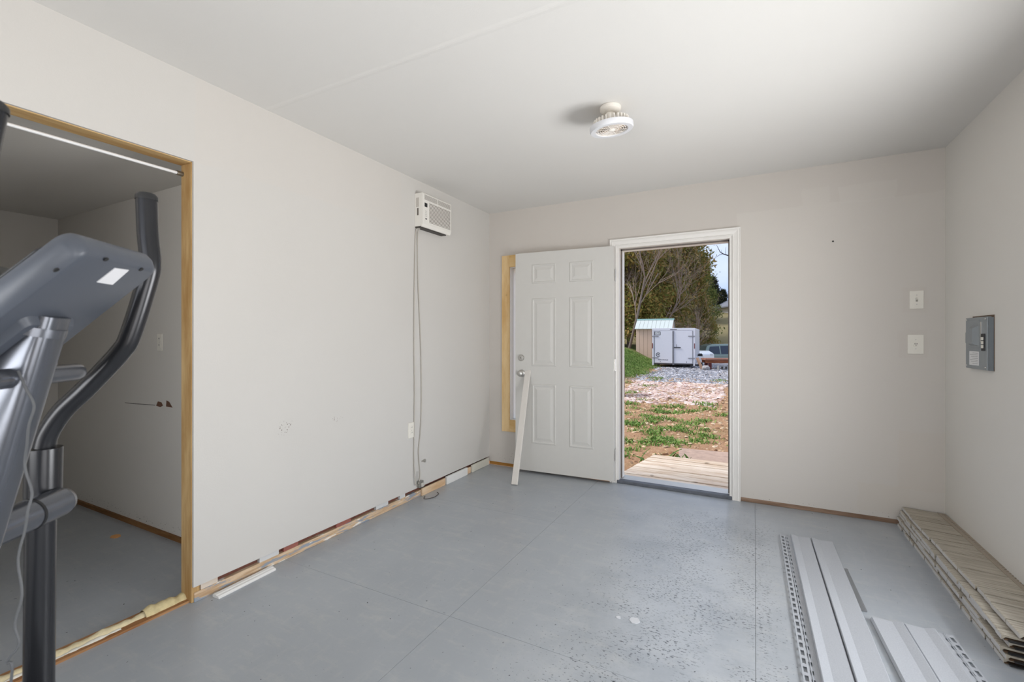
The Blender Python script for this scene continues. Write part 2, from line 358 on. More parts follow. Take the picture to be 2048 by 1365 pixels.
# torn paper spots and a scratch on the side room wall
for i, px in enumerate((319, 337)):
    q = onY(px, 809, SRY - .0012)
    s = .020
    pts = [(-s, -.6 * s), (-.5 * s, .8 * s), (.5 * s, .7 * s), (s, -.3 * s), (.2 * s, -.9 * s)] if i == 0 else [(-.7 * s, -.8 * s), (-.6 * s, 1.1 * s), (.2 * s, .7 * s), (1.1 * s, -.9 * s)]
    MB().prism([(q.x + a * 2.0, q.z + b) for a, b in pts], 'y', SRY - .0014, SRY - .0002).build('torn_spot', plain('torn_paper', (110, 78, 60), .9), bpy.data.objects['wall_side_room_right'])
q0 = onY(250, 806, SRY - .001); q1 = onY(310, 811, SRY - .001)
MB().tube([q0, (q0 + q1) / 2 + Vector((0, 0, -.001)), q1], .0016, 5).build('scratch', M_DARK, bpy.data.objects['wall_side_room_right'])
def outlet(loc, rz, label, group, w=.07, h=.115, kind='duplex', mat=M_PLATE):
    """faces local -y"""
    t = thing('wall_outlet' if kind == 'duplex' else 'wall_switch', label, 'outlet' if kind == 'duplex' else 'switch', loc, rz, group)
    B((-w / 2, -.006, -h / 2), (w / 2, 0, h / 2)).build('cover_plate', mat, t, bevel=.003)
    if kind == 'duplex':
        for s in (-1, 1):
            r = B((-.016, -.0085, s * .020 - .0135), (.016, -.006, s * .020 + .0135)).build('receptacle', mat, t, bevel=.005)
            for a in (-.006, .006): B((a - .0012, -.0090, s * .020 - .001), (a + .0012, -.0085, s * .020 + .007)).build('slot', M_BLACK, r)
        MB().lathe([(.003, 0), (.003, .001)], 12, Matrix.Translation((0, -.006, 0)) @ Matrix.Rotation(math.pi / 2, 4, 'X')).build('screw', M_CHROME, t)
    elif kind == 'toggle':
        B((-.0055, -.0075, -.0125), (.0055, -.006, .0125)).build('toggle_slot', plain('slot_shade', (150, 146, 138), .6), t)
        MB().prism([(-.006, -.002), (-.018, .005), (-.018, .010), (-.006, .008)], 'x', -.004, .004).build('toggle', mat, t)
        for s in (-1, 1): MB().lathe([(.003, 0), (.003, .0012)], 12, Matrix.Translation((0, -.006, s * .030)) @ Matrix.Rotation(math.pi / 2, 4, 'X')).build('screw', M_CHROME, t)
    else:
        MB().lathe([(.015, 0), (.014, .004), (.0, .004)], 24, Matrix.Translation((0, -.006, 0)) @ Matrix.Rotation(math.pi / 2, 4, 'X'), cap=False).build('outlet_ring', mat, t)
        for s in (-1, 1): MB().lathe([(.003, 0), (.003, .0012)], 12, Matrix.Translation((0, -.006, s * .030)) @ Matrix.Rotation(math.pi / 2, 4, 'X')).build('screw', M_CHROME, t)
        for (a, b) in ((-.005, .003), (.005, .003), (0, -.007)): B((a - .0014, -.0108, b - .004), (a + .0014, -.0099, b + .004)).build('slot', M_BLACK, t)
    return t
q = onY(321, 685, SRY); outlet((q.x, SRY, q.z), 0, 'pale wall outlet on the dim side room wall', None, w=.06, h=.11)
q = onX(822, 861, XL); outlet((XL, q.y, q.z), -math.pi / 2 + math.pi, 'white duplex outlet beside the hanging cord on left wall', None)
q = onY(1833, 600, YF); outlet((q.x, YF, q.z), 0, 'white single toggle light switch on far wall, the upper plate', None, w=.072, h=.118, kind='toggle')
q = onY(1831, 689, YF); outlet((q.x, YF, q.z), 0, 'white round single outlet plate on far wall below switch', None, w=.082, h=.126, kind='single')

# door frame
tr = struct(thing('trim_6', 'white painted casing and jamb around the open doorway', 'door frame'), 'white painted casing and jamb around the open doorway', 'door frame')
cw = .058
prof = [(0, 0), (0, .010), (.006, .014), (.012, .011), (.030, .014), (.040, .018), (.048, .015), (.054, .019), (cw, .019), (cw, 0)]
def casing(side):
    mb = MB(); n = len(prof)
    if side == 'top': vs = [(DX0 - u, YF - d, DZ + u) for u, d in prof] + [(DX1 + u, YF - d, DZ + u) for u, d in prof]
    elif side == 'right': vs = [(DX1 + u, YF - d, .0) for u, d in prof] + [(DX1 + u, YF - d, DZ + u) for u, d in prof]
    else: vs = [(DX0 - u, YF - d, .0) for u, d in prof] + [(DX0 - u, YF - d, DZ + u) for u, d in prof]
    return mb.add(vs, [tuple(range(n)), tuple(range(2 * n - 1, n - 1, -1))] + [(i, (i + 1) % n, n + (i + 1) % n, n + i) for i in range(n)])
for s in ('top', 'left', 'right'): casing(s).build('casing_board', M_WHITE, tr)
JD = WT + .01
B((DX0, YF - .004, .02), (DX0 + .018, YF + JD, DZ)).build('jamb_board', M_WHITE, tr)
B((DX1 - .018, YF - .004, .02), (DX1, YF + JD, DZ)).build('jamb_board', M_WHITE, tr)
B((DX0 + .018, YF - .004, DZ - .018), (DX1 - .018, YF + JD, DZ)).build('head_jamb', M_WHITE, tr)
WS = plain('weatherstrip', (112, 104, 98), .8)
for a, b in (((DX0 + .018, YF + .050, .03), (DX0 + .030, YF + .058, DZ - .018)), ((DX1 - .030, YF + .050, .03), (DX1 - .018, YF + .058, DZ - .018)), ((DX0 + .018, YF + .050, DZ - .030), (DX1 - .018, YF + .058, DZ - .018))):
    B(a, b).build('weatherstrip', WS, tr)
for a, b in (((DX0 + .018, YF + .058, .03), (DX0 + .030, YF + JD, DZ - .018)), ((DX1 - .030, YF + .058, .03), (DX1 - .018, YF + JD, DZ - .018)), ((DX0 + .018, YF + .058, DZ - .030), (DX1 - .018, YF + JD, DZ - .018))):
    B(a, b).build('door_stop', M_WHITE, tr)
B((DX0 + .001, YF - .012, 0), (DX1 - .001, YF + .045, .026)).build('threshold_bumper', plain('threshold_grey', (96, 100, 108), .6, var=.25, scale=25), tr, bevel=.004)
B((DX0 + .001, YF + .045, 0), (DX1 - .001, YF + JD + .05, .022)).build('sill_plate', plain('sill_alu', (205, 205, 203), .35, .3), tr, bevel=.003)

# open door leaf, folded back against the far wall in front of the window
HX, HY = -1.046, YF - .020                            # hinge side, face towards the room
LW, LT, LZ0, LZ1 = .905, .042, .022, 2.003
la = math.radians(180 + 3.2)                         # local +x runs from hinge to free edge
leaf = struct(thing('door_1', 'open grey white six panel door folded back on far wall', 'door', (HX, HY, 0), la), 'open grey white six panel door folded back on far wall', 'door')
# local +y then faces the room (-y in the world)
B((0, -.004, LZ0), (LW, LT - .004, LZ1)).build('door_slab', M_DOOR, leaf, bevel=.002)
def raised(x0, x1, z0, z1):
    pr = [(0, 0), (.004, .005), (.012, .0052), (.020, .0008), (.030, .0008), (.052, .0055)]
    vs = []; fs = []
    for u, h in pr: vs += [(x0 + u, LT - .004 + h, z0 + u), (x1 - u, LT - .004 + h, z0 + u), (x1 - u, LT - .004 + h, z1 - u), (x0 + u, LT - .004 + h, z1 - u)]
    for i in range(len(pr) - 1):
        for j in range(4): fs.append((i * 4 + j, i * 4 + (j + 1) % 4, i * 4 + 4 + (j + 1) % 4, i * 4 + 4 + j))
    fs.append(tuple(len(vs) - 4 + j for j in range(4)))
    return MB().add(vs, fs)
inv = Matrix.Rotation(-la, 4, 'Z')
def leaf_uv(px, py):
    nrm = Matrix.Rotation(la, 4, 'Z') @ Vector((0, 1, 0)); o = Vector((HX, HY, 0)) + nrm * (LT - .004)
    q = hit(px, py, nrm, nrm.dot(o)); return inv @ (q - Vector((HX, HY, 0)))
a0, a1 = leaf_uv(1187, 700).x, leaf_uv(1139, 700).x; b0, b1 = leaf_uv(1112, 700).x, leaf_uv(1064, 700).x
rows = [(leaf_uv(1162, 563).z, leaf_uv(1162, 523).z), (leaf_uv(1162, 735).z, leaf_uv(1162, 594).z), (leaf_uv(1162, 897).z, leaf_uv(1162, 773).z)]
for z0, z1 in rows:
    raised(a0, a1, z0, z1).build('door_panel', M_DOOR, leaf); raised(b0, b1, z0, z1).build('door_panel', M_DOOR, leaf)
RY = Matrix.Rotation(-math.pi / 2, 4, 'X')           # lathe axis -> local +y
q = leaf_uv(1043, 716); T = Matrix.Translation((q.x, LT - .004, q.z)) @ RY
db = MB().lathe([(.029, 0), (.029, .010), (.024, .016), (.013, .017), (.013, .021), (0, .021)], 28, T, cap=False).build('deadbolt', M_CHROME, leaf, smooth=True)
B((q.x - .002, LT + .0165, q.z - .007), (q.x + .002, LT + .0178, q.z + .007)).build('key_slot', M_BLACK, db)
q = leaf_uv(1044, 747); T = Matrix.Translation((q.x, LT - .004, q.z)) @ RY
MB().lathe([(.033, 0), (.033, .006), (.024, .012), (.013, .014), (.013, .032), (.022, .040), (.027, .052), (.024, .062), (.012, .066), (0, .066)], 28, T, cap=False).build('door_knob', M_CHROME, leaf, smooth=True)
B((LW, .006, .94), (LW + .0015, .030, 1.0)).build('latch_plate', M_CHROME, leaf)
for z in (.24, 1.0, 1.76):
    h = MB().tube([(-.004, .006, z - .05), (-.004, .006, z + .05)], .0065, 10).build('hinge_barrel', M_CHROME, leaf, smooth=True)
    B((-.001, .008, z - .048), (.0008, .034, z + .048)).build('hinge_leaf', M_CHROME, h)

# window behind the leaf
w1 = struct(thing('window_1', 'tall window with fresh pine frame behind open door', 'window'), 'tall window with fresh pine frame behind open door', 'window')
M_PINEX = wood('fresh_pine_rail', (226, 196, 146), (205, 164, 104), (1.2, 6, 6))
fo = .081
B((WX0 - fo, YF - .014, WZ0 - .112), (WX0, YF, WZ1 + .112)).build('frame_stile', M_PINE, w1, bevel=.001)
B((WX1, YF - .014, WZ0 - .112), (WX1 + fo, YF, WZ1 + .112)).build('frame_stile', M_PINE, w1, bevel=.001)
B((WX0, YF - .014, WZ1), (WX1, YF, WZ1 + .112)).build('frame_rail', M_PINEX, w1, bevel=.001)
B((WX0, YF - .014, WZ0 - .112), (WX1, YF, WZ0)).build('frame_rail', M_PINEX, w1, bevel=.001)
k = NT('frosted_film'); k.color((.92, .93, .9, 1)); k.b.inputs['Roughness'].default_value = .6; k.b.inputs['Transmission Weight'].default_value = 0
tl = k.n('ShaderNodeBsdfTranslucent'); tl.inputs[0].default_value = (1, 1, .97, 1); mx = k.n('ShaderNodeMixShader'); mx.inputs[0].default_value = .97
k.l(k.b.outputs[0], mx.inputs[1]); k.l(tl.outputs[0], mx.inputs[2]); k.l(mx.outputs[0], k.t.nodes['Material Output'].inputs[0]); M_FROST = k.m
B((WX0 + .003, YF + .060, WZ0 + .003), (WX1 - .003, YF + .066, WZ1 - .003)).build('pane', M_FROST, w1)
for a, b in (((WX0, YF, WZ0), (WX0 + .003, YF + WT, WZ1)), ((WX1 - .003, YF, WZ0), (WX1, YF + WT, WZ1)), ((WX0, YF, WZ1 - .003), (WX1, YF + WT, WZ1)), ((WX0, YF, WZ0), (WX1, YF + WT, WZ0 + .003))):
    B(a, b).build('reveal', M_WHITE, w1)

# ------------------------------------------------------------------ things on the walls and ceiling
# window air conditioner set through the left wall
AY0, AY1, AZ0, AZ1, AP = 2.755, 3.118, 2.060, 2.330, .080
ac = thing('air_conditioner', 'small white through wall air conditioner high on left wall', 'air conditioner', (XL, AY0, AZ0))
W_, H_ = AY1 - AY0, AZ1 - AZ0
M_AC = plain('ac_plastic', (224, 221, 214), .45, var=.015); M_ACSHADE = plain('ac_slot', (92, 78, 66), .8)
B((0, .0, .018), (AP - .022, W_, H_)).build('cabinet', M_AC, ac, bevel=.003)
front = MB()
front.prism([(AP - .022, .012), (AP - .010, .012), (AP, .034), (AP, H_ - .006), (AP - .006, H_), (AP - .022, H_)], 'y', 0, W_)
front.v = [(v[0], v[1], v[2]) for v in front.v]; front.build('front_bezel', M_AC, ac, bevel=.002)
gy0, gy1, gz0, gz1 = .075, W_ - .015, .055, H_ - .062
gr = B((AP - .001, gy0, gz0), (AP + .0006, gy1, gz1)).build('intake_grille', M_ACSHADE, ac)
ns = 15
for i in range(ns):
    z = gz0 + (gz1 - gz0) * (i + .5) / ns
    B((AP, gy0 - .002, z - .0026), (AP + .004, gy1 + .002, z + .0026)).build('slat', M_AC, gr)
for a, b in ((.018, W_ / 2 - .006), (W_ / 2 + .006, W_ - .012)):
    v = B((AP - .0005, a, H_ - .050), (AP + .0006, b, H_ - .012)).build('outlet_vent', plain('ac_vent_shade', (130, 124, 116), .8), ac)
    for i in range(6):
        z = H_ - .048 + i * .0065; B((AP, a, z), (AP + .003, b, z + .0026)).build('louver', M_AC, v)
B((AP, .018, H_ - .105), (AP + .0014, .050, H_ - .075)).build('display', M_BLACK, ac)
B((AP, .028, .070), (AP + .0016, .044, .079)).build('button', M_BLACK, ac)
for i in range(4): B((AP, .026, .092 + i * .013), (AP + .0012, .046, .098 + i * .013)).build('button', plain('ac_button', (200, 198, 192), .5), ac)
B((AP - .056, -.0012, .10), (AP - .044, .0, .155)).build('side_slot', plain('ac_side_mark', (84, 76, 68), .7), ac)
B((AP - .066, -.0010, .165), (AP - .040, .0, .235)).build('rating_label', plain('ac_label', (196, 190, 182), .7, var=.2, scale=300), ac)
B((.0, .004, .008), (AP - .030, W_ - .03, .0185)).build('drain_pan', plain('ac_pan', (70, 66, 62), .6), ac)

# power cord, clip and the junction box at the floor
def smooth_path(pts, n=6):
    pts = [Vector(p) for p in pts]; out = []
    for i in range(len(pts) - 1):
        a = pts[max(i - 1, 0)]; b = pts[i]; c = pts[i + 1]; d = pts[min(i + 2, len(pts) - 1)]
        for j in range(n):
            t = j / n; out.append(.5 * ((2 * b) + (c - a) * t + (2 * a - 5 * b + 4 * c - d) * t * t + (3 * b - a - 3 * c + d) * t ** 3))
    return out + [pts[-1]]
M_CORD = plain('cord_grey', (176, 170, 160), .6)
cx = XL + .006
def wallpt(px, py, off=.006): q = onX(px, py, XL + off); return (XL + off, q.y, q.z)
cord = MB()
cord.tube(smooth_path([(XL + .030, 2.770, 2.066), wallpt(831, 470), wallpt(829, 560), wallpt(828, 680), wallpt(829, 780), wallpt(828, 880), wallpt(828, 925), wallpt(831, 966, .018), wallpt(834, 971, .022)]), .0035, 8)
cord.tube(smooth_path([(XL + .034, 2.774, 2.066), wallpt(835, 475), wallpt(836, 560), wallpt(841, 680), wallpt(843, 790), wallpt(841, 860), wallpt(837, 905), wallpt(840, 950), wallpt(837, 968, .022)]), .0035, 8)
tag(cord.build('power_cord', M_CORD, smooth=True), 'thin grey power cord hanging in a loop below air conditioner', 'cord')
q = onX(837, 972, XL)
jb = thing('junction_box', 'small metal outlet box at the foot of left wall', 'outlet box', (XL, q.y, .096))
B((0, -.022, -.016), (.030, .026, .034)).build('box_body', plain('galvanised', (150, 148, 142), .4, .6, .1), jb, bevel=.002)
B((.030, -.012, -.008), (.046, .016, .022)).build('plug', plain('plug_grey', (190, 186, 178), .5), jb, bevel=.004)
q = onX(846, 922, XL)
cl = thing('wall_clip', 'small metal clip on left wall beside the cord', 'clip', (XL, q.y, q.z))
B((0, -.018, -.006), (.006, .018, .006)).build('clip_plate', plain('clip_metal', (168, 164, 156), .4, .5), cl, bevel=.002)
B((.0, .006, -.014), (.014, .020, .010)).build('clip_tab', plain('clip_metal', (168, 164, 156), .4, .5), cl, bevel=.003)

# breaker panel on the right wall; box recessed, cover proud
pa = onX(1942, 637, XR); pb = onX(1986, 742, XR)
py0, py1, pz0, pz1 = pb.y, pa.y, pb.z, pa.z
ep = thing('breaker_panel', 'grey steel breaker panel set in the right wall', 'breaker panel', (XR, (py0 + py1) / 2, (pz0 + pz1) / 2))
hw, hh = (py1 - py0) / 2, (pz1 - pz0) / 2
B((-.0015, -hw - .019, -hh - .002), (.02, hw * .8, hh + .008)).build('rough_cutout', plain('cut_drywall', (112, 92, 76), .9), ep)
B((-.022, -hw, -hh), (-.004, hw, hh)).build('cover', M_GREYMET, ep, bevel=.0025)
M_GREYD = plain('panel_grey_dark', (112, 118, 122), .45)
B((-.018, -hw - .014, -hh), (.0, -hw - .001, hh - .004)).build('box_side', M_GREYD, ep)
dr = B((-.0245, -hw * .40, -hh * .18), (-.022, hw * .93, hh * .90)).build('panel_door', M_GREYMET, ep, bevel=.0015)
rp = MB(); y0, y1 = -hw * .30, hw * .45
rp.add([(-.0245, y0, -hh * .10), (-.0245, y1, -hh * .10), (-.0245, y1, hh * .66), (-.0245, y0, hh * .66), (-.040, y0 + .034, -hh * .02), (-.040, y1 - .012, -hh * .02), (-.040, y1 - .012, hh * .58), (-.040, y0 + .034, hh * .58)],
       [(4, 5, 6, 7), (0, 1, 5, 4), (1, 2, 6, 5), (2, 3, 7, 6), (3, 0, 4, 7)]); rp.build('raised_field', M_GREYMET, dr)
B((-.0255, -hw * .52, hh * .05), (-.022, -hw * .46, hh * .82)).build('hinge_pin', M_CHROME, ep)
lt_ = B((-.0265, -hw * .86, -hh * .28), (-.022, -hw * .56, hh * .36)).build('latch_plate', M_BLACK, ep, bevel=.002)
for i in range(3): B((-.030, -hw * .80, -hh * .18 + i * hh * .15), (-.0265, -hw * .62, -hh * .18 + i * hh * .15 + hh * .12)).build('latch_button', M_PLATE, lt_, bevel=.002)
lb = B((-.0228, -hw * .28, -hh * .86), (-.022, hw * .62, -hh * .32)).build('paper_label', plain('paper', (222, 222, 222), .8, var=.03), ep)
for i in range(7): B((-.0231, -hw * .20, -hh * .80 + i * hh * .068), (-.0228, hw * (.30 + .25 * ((i * 7) % 3) / 2), -hh * .80 + i * hh * .068 + .0022)).build('print_line', plain('print_grey', (150, 150, 150), .8), lb)
B((-.020, hw - .002, 0), (-.002, hw + .010, hh * .42)).build('side_catch', M_GREYD, ep)
for a in (-.86, .90):
    for b in (-.90, .92):
        MB().lathe([(.0055, 0), (.0045, .003), (0, .0035)], 12, Matrix.Translation((-.022, a * hw, b * hh)) @ Matrix.Rotation(-math.pi / 2, 4, 'Y'), cap=False).build('cover_screw', M_CHROME, ep)
q = onY(1666, 483, YF); tag(MB().lathe([(.0, 0), (.006, .0), (.006, .003), (0, .004)], 10, Matrix.Translation((q.x, YF, q.z)) @ Matrix.Rotation(math.pi / 2, 4, 'X'), cap=False).build('wall_nail', M_BLACK), 'small dark nail head in the far wall right of doorway', 'nail')

# ceiling fan light
lamp = thing('fan_light', 'white socket fan light hanging from the ceiling', 'ceiling light', (-.668, 2.372, CEIL))
M_LAMP = plain('lamp_white', (222, 217, 208), .45, var=.02)
MB().lathe([(.052, 0), (.055, -.004), (.053, -.020), (.036, -.034), (.026, -.036)], 36).build('ceiling_holder', M_LAMP, lamp, smooth=True)
TL = Matrix.Translation((0, 0, -.036)) @ Matrix.Rotation(math.radians(7), 4, Vector((.885, -.466, 0)))
MB().lathe([(.024, 0.004), (.024, -.030), (.030, -.042)], 28, TL).build('socket_neck', M_LAMP, lamp, smooth=True)
RB = -.060
hsg = MB().lathe([(.112, RB), (.1125, RB - .006), (.1125, RB - .020), (.108, RB - .027), (.084, RB - .027), (.082, RB - .020), (.082, RB)], 64, TL, cap=False)
hsg.build('light_ring', plain('led_ring_diffuser', (216, 217, 220), .4, var=.01), lamp, smooth=True)
th_ = MB()
for i in range(28):
    a = 2 * math.pi * i / 28; th_.box((.076, -.0045, RB - .004), (.092, .0045, RB + .030), TL @ Matrix.Rotation(a, 4, 'Z'))
th_.build('top_teeth', M_LAMP, lamp, bevel=.002)
MB().lathe([(.030, -.042), (.086, RB + .002), (.086, RB - .004), (.030, RB - .004)], 48, TL).build('rear_cover', plain('lamp_rear', (198, 182, 160), .6), lamp, smooth=True)
gm = plain('grille_plastic', (236, 230, 222), .5, var=.01)
gl = MB()
for r in (.024, .036, .048, .060, .072, .081):
    pts = [(r * math.cos(2 * math.pi * j / 40), r * math.sin(2 * math.pi * j / 40), RB - .022) for j in range(41)]
    gl.tube([TL @ Vector(p) for p in pts], .0016, 6, cap=False)
for i in range(12):
    a = 2 * math.pi * i / 12
    gl.tube([TL @ Vector((.016 * math.cos(a), .016 * math.sin(a), RB - .022)), TL @ Vector((.082 * math.cos(a), .082 * math.sin(a), RB - .022))], .0014, 6)
gl.build('guard_grille', gm, lamp)
MB().lathe([(.017, RB - .018), (.017, RB - .026), (.012, RB - .029), (0, RB - .029)], 24, TL, cap=False).build('grille_hub', gm, lamp, smooth=True)
for i in range(5):                                    # blades behind the guard
    a = 2 * math.pi * i / 5; bl = MB()
    bl.add([(.014, -.010, RB - .010), (.074, -.020, RB - .006), (.076, .020, RB - .014), (.014, .010, RB - .014), (.014, -.010, RB - .0115), (.074, -.020, RB - .0075), (.076, .020, RB - .0155), (.014, .010, RB - .0155)],
           [(0, 1, 2, 3), (7, 6, 5, 4), (0, 4, 5, 1), (1, 5, 6, 2), (2, 6, 7, 3), (3, 7, 4, 0)], TL @ Matrix.Rotation(a, 4, 'Z'))
    bl.build('fan_blade', plain('fan_blade_tan', (206, 182, 158), .5), lamp)

# curtain rod across the raw doorway
rod = thing('curtain_rod', 'thin white curtain rod under the doorway header', 'curtain rod')
pr0 = Vector((XL - .085, OP1 - .004, 1.998)); pr1 = Vector((XL - .085, OP0, 2.0))
MB().tube([pr0, pr1], .007, 12).build('rod_tube', plain('rod_white', (226, 226, 226), .3), rod, smooth=True)
MB().tube([pr0 + Vector((0, .004, 0)), pr0 + Vector((0, -.022, 0))], .011, 12).build('end_bracket', plain('bracket_metal', (130, 124, 112), .4, .7), rod, smooth=True)
MB().tube([pr1 + Vector((0, -.0, 0)), pr1 + Vector((0, .022, 0))], .011, 12).build('end_bracket', plain('bracket_metal', (130, 124, 112), .4, .7), rod, smooth=True)

# ------------------------------------------------------------------ loose trim and strips at the left wall and the door
M_TRIM = plain('trim_white', (226, 225, 222), .4, var=.03)
tprof = [(0, 0), (.046, 0), (.046, .006), (.040, .011), (.030, .012), (.024, .015), (.006, .016), (0, .012)]
p0 = onZ(421, 1193, 0); p1 = onZ(536, 1136, 0); p0.x = -2.272; p1.x = -2.283
d = (p1 - p0); L_ = d.length
lt = MB().prism(tprof, 'y', 0, L_).build('loose_trim', M_TRIM, loc=(p0.x, p0.y, 0.0005)); lt.rotation_euler = (0, 0, -math.atan2(d.x, d.y))
tag(lt, 'short white trim offcut lying on floor by left wall', 'trim')
strips = [(2.835, 3.135, .012, .058, wood('strip_pine', (224, 200, 170), (196, 160, 122), (6, 1.2, 6)), 'pale pine strip against left wall near the outlet box', .010),
          (3.150, 3.462, .006, .066, M_TRIM, 'white painted baseboard offcut against left wall', .016),
          (3.475, 3.530, .010, .056, wood('strip_pine', (224, 200, 170), (196, 160, 122), (6, 1.2, 6)), 'short pine block between two white strips on left wall', .006),
          (3.545, 3.838, .006, .066, plain('trim_cream', (214, 211, 198), .5, var=.03), 'cream baseboard offcut at left wall by the corner', .015)]
for y0, y1, z0, z1, m, lab, th in strips:
    tag(B((XL - .004, y0, 0.0005), (XL + th, y1, z1)).build('baseboard_strip', m, bevel=.002), lab, 'trim')
# trim board leaning on the open door, mitred top
b0 = onZ(1029, 971, 0); tz = 1.09
tq = onY(1057, 735, HY - .062)
t0 = Vector((b0.x, b0.y, 0.004)); t1 = Vector((tq.x, tq.y, tq.z))
ax = (t1 - t0); Lb = ax.length; az = ax.normalized(); ay = Vector((0, -1, 0)); ay = (ay - az * ay.dot(az)).normalized(); axx = ay.cross(az).normalized()
mt = Matrix(((axx.x, ay.x, az.x, t0.x), (axx.y, ay.y, az.y, t0.y), (axx.z, ay.z, az.z, t0.z), (0, 0, 0, 1)))
hwid = .028; sgn = 1 if axx.x > 0 else -1
lean = MB()
poly = [(-hwid, 0), (hwid, 0), (hwid, Lb + .035 * sgn), (-hwid, Lb - .035 * sgn)]
cs = [(-.009, 1), (.009, 1)]
lean.prism(poly, 'y', -.006, .008)
lean_o = lean.build('leaning_trim', plain('primed_trim', (218, 213, 206), .5, var=.03), bevel=.003); lean_o.matrix_world = mt
tag(lean_o, 'white trim board with mitred top leaning against open door', 'trim')
q = onZ(1268, 1242, 0); blob = MB()
def spot(name, px, py, r, lab, mat, h=.002, sq=1.0):
    q = onZ(px, py, 0); n = 18; rr = random.Random(px)
    pts = [(q.x + r * (1 + rr.uniform(-.15, .15)) * math.cos(2 * math.pi * i / n), q.y + sq * r * (1 + rr.uniform(-.15, .15)) * math.sin(2 * math.pi * i / n)) for i in range(n)]
    tag(MB().prism(pts, 'z', 0.0002, h).build(name, mat), lab, 'paint spot')
M_SPOT = plain('spackle', (214, 216, 220), .5)
spot('spackle_drop', 1269, 1242, .022, 'larger white filler drop on the grey floor', M_SPOT)
spot('spackle_drop', 1237, 1236, .010, 'tiny white filler drop on the floor beside larger one', M_SPOT)
q = onZ(231, 1074, 0)
spot('orange_scrap', 231, 1074, .030, 'small orange round scrap on the side room floor', plain('orange_scrap', (226, 166, 104), .7, var=.1, scale=60), .004, .8)
wire = MB().tube(smooth_path([onZ(850, 993, .004), onZ(848, 998, .004), onZ(857, 998, .003), onZ(870, 994, .004), onZ(877, 988, .006), onZ(874, 985, .006)]), .0025, 6)
tag(wire.build('wire_scrap', plain('wire_dark', (60, 56, 54), .6), smooth=True), 'thin dark curl of wire on floor near left wall', 'wire')

# ------------------------------------------------------------------ vinyl siding panels on the floor
k = NT('vinyl_siding'); p = k.obj(); k.color(k.mix(k.noise(p, 260, 2), lin((160, 164, 170)), lin((190, 193, 198)))); k.b.inputs['Roughness'].default_value = .42
k.bump(k.noise(p, 30, 3, (6, .5, 6)), .12, .003); M_VINYL = k.m
def siding(name, label, length, rz, loc, flip=False, group=None, mat=None, slots=70):
    t = thing(name, label, 'siding panel', loc, rz, group); mat = mat or M_VINYL
    s = -1 if flip else 1; th = .0022
    top = [(.056, .0035), (.0575, .0165), (.061, .0185), (.094, .0095), (.157, .0130), (.164, .0060), (.167, .0180), (.200, .0095), (.270, .0130), (.276, .002)]
    # face 1, face 2: lap slope plus flat, the drop between them is the shadow line
    def strip(pts, nm):
        pl = [(s * u, z) for u, z in pts]; lo = [(s * u, z - th) for u, z in reversed(pts)]
        MB().prism(pl + lo, 'y', -length, 0).build(nm, mat, t)
    strip(top[:5] + [(.1615, .0065)], 'lap_face'); strip([(.1635, .0070), (.1645, .0165)] + top[6:], 'lap_face')
    # nail hem with slots
    hem = MB()
    for u0, u1, z in ((.0, .006, .004), (.018, .026, .004), (.038, .057, .0045)): hem.box((min(s * u0, s * u1), -length, z - th), (max(s * u0, s * u1), 0, z))
    n = int(slots); step = length / n
    for i in range(n):
        y = -i * step
        hem.box((min(s * .006, s * .018), y - step * .34, .0018), (max(s * .006, s * .018), y, .0038))
        hem.box((min(s * .026, s * .038), y - step * .62, .0018), (max(s * .026, s * .038), y - step * .12, .0038))
    hem.build('nail_hem', mat, t)
    MB().tube([(s * .031, 0, .0042), (s * .031, -length, .0042)], .0022, 6).build('hem_roll', mat, t)
    return t
siding('vinyl_siding', 'long pale grey vinyl siding panel with slotted hem facing the doorway', 3.55, math.radians(.6), (.140, 3.305, .004))
siding('vinyl_siding', 'pale grey vinyl siding panel nearest the stacked shake panels, slotted hem on its right', 2.9, math.radians(2.6), (.722, 2.515, .0025), flip=True, slots=56)
tag(MB().prism([(.0, .001), (.035, .001), (.035, .006), (.030, .007), (.004, .003)], 'y', -.42, 0).build('siding_channel', plain('channel_grey', (120, 122, 124), .5), loc=(.400, 2.98, 0.0003)), 'narrow grey channel strip on floor along the long siding panel', 'channel')
bpy.data.objects['siding_channel'].rotation_euler = (0, 0, math.radians(1.5))

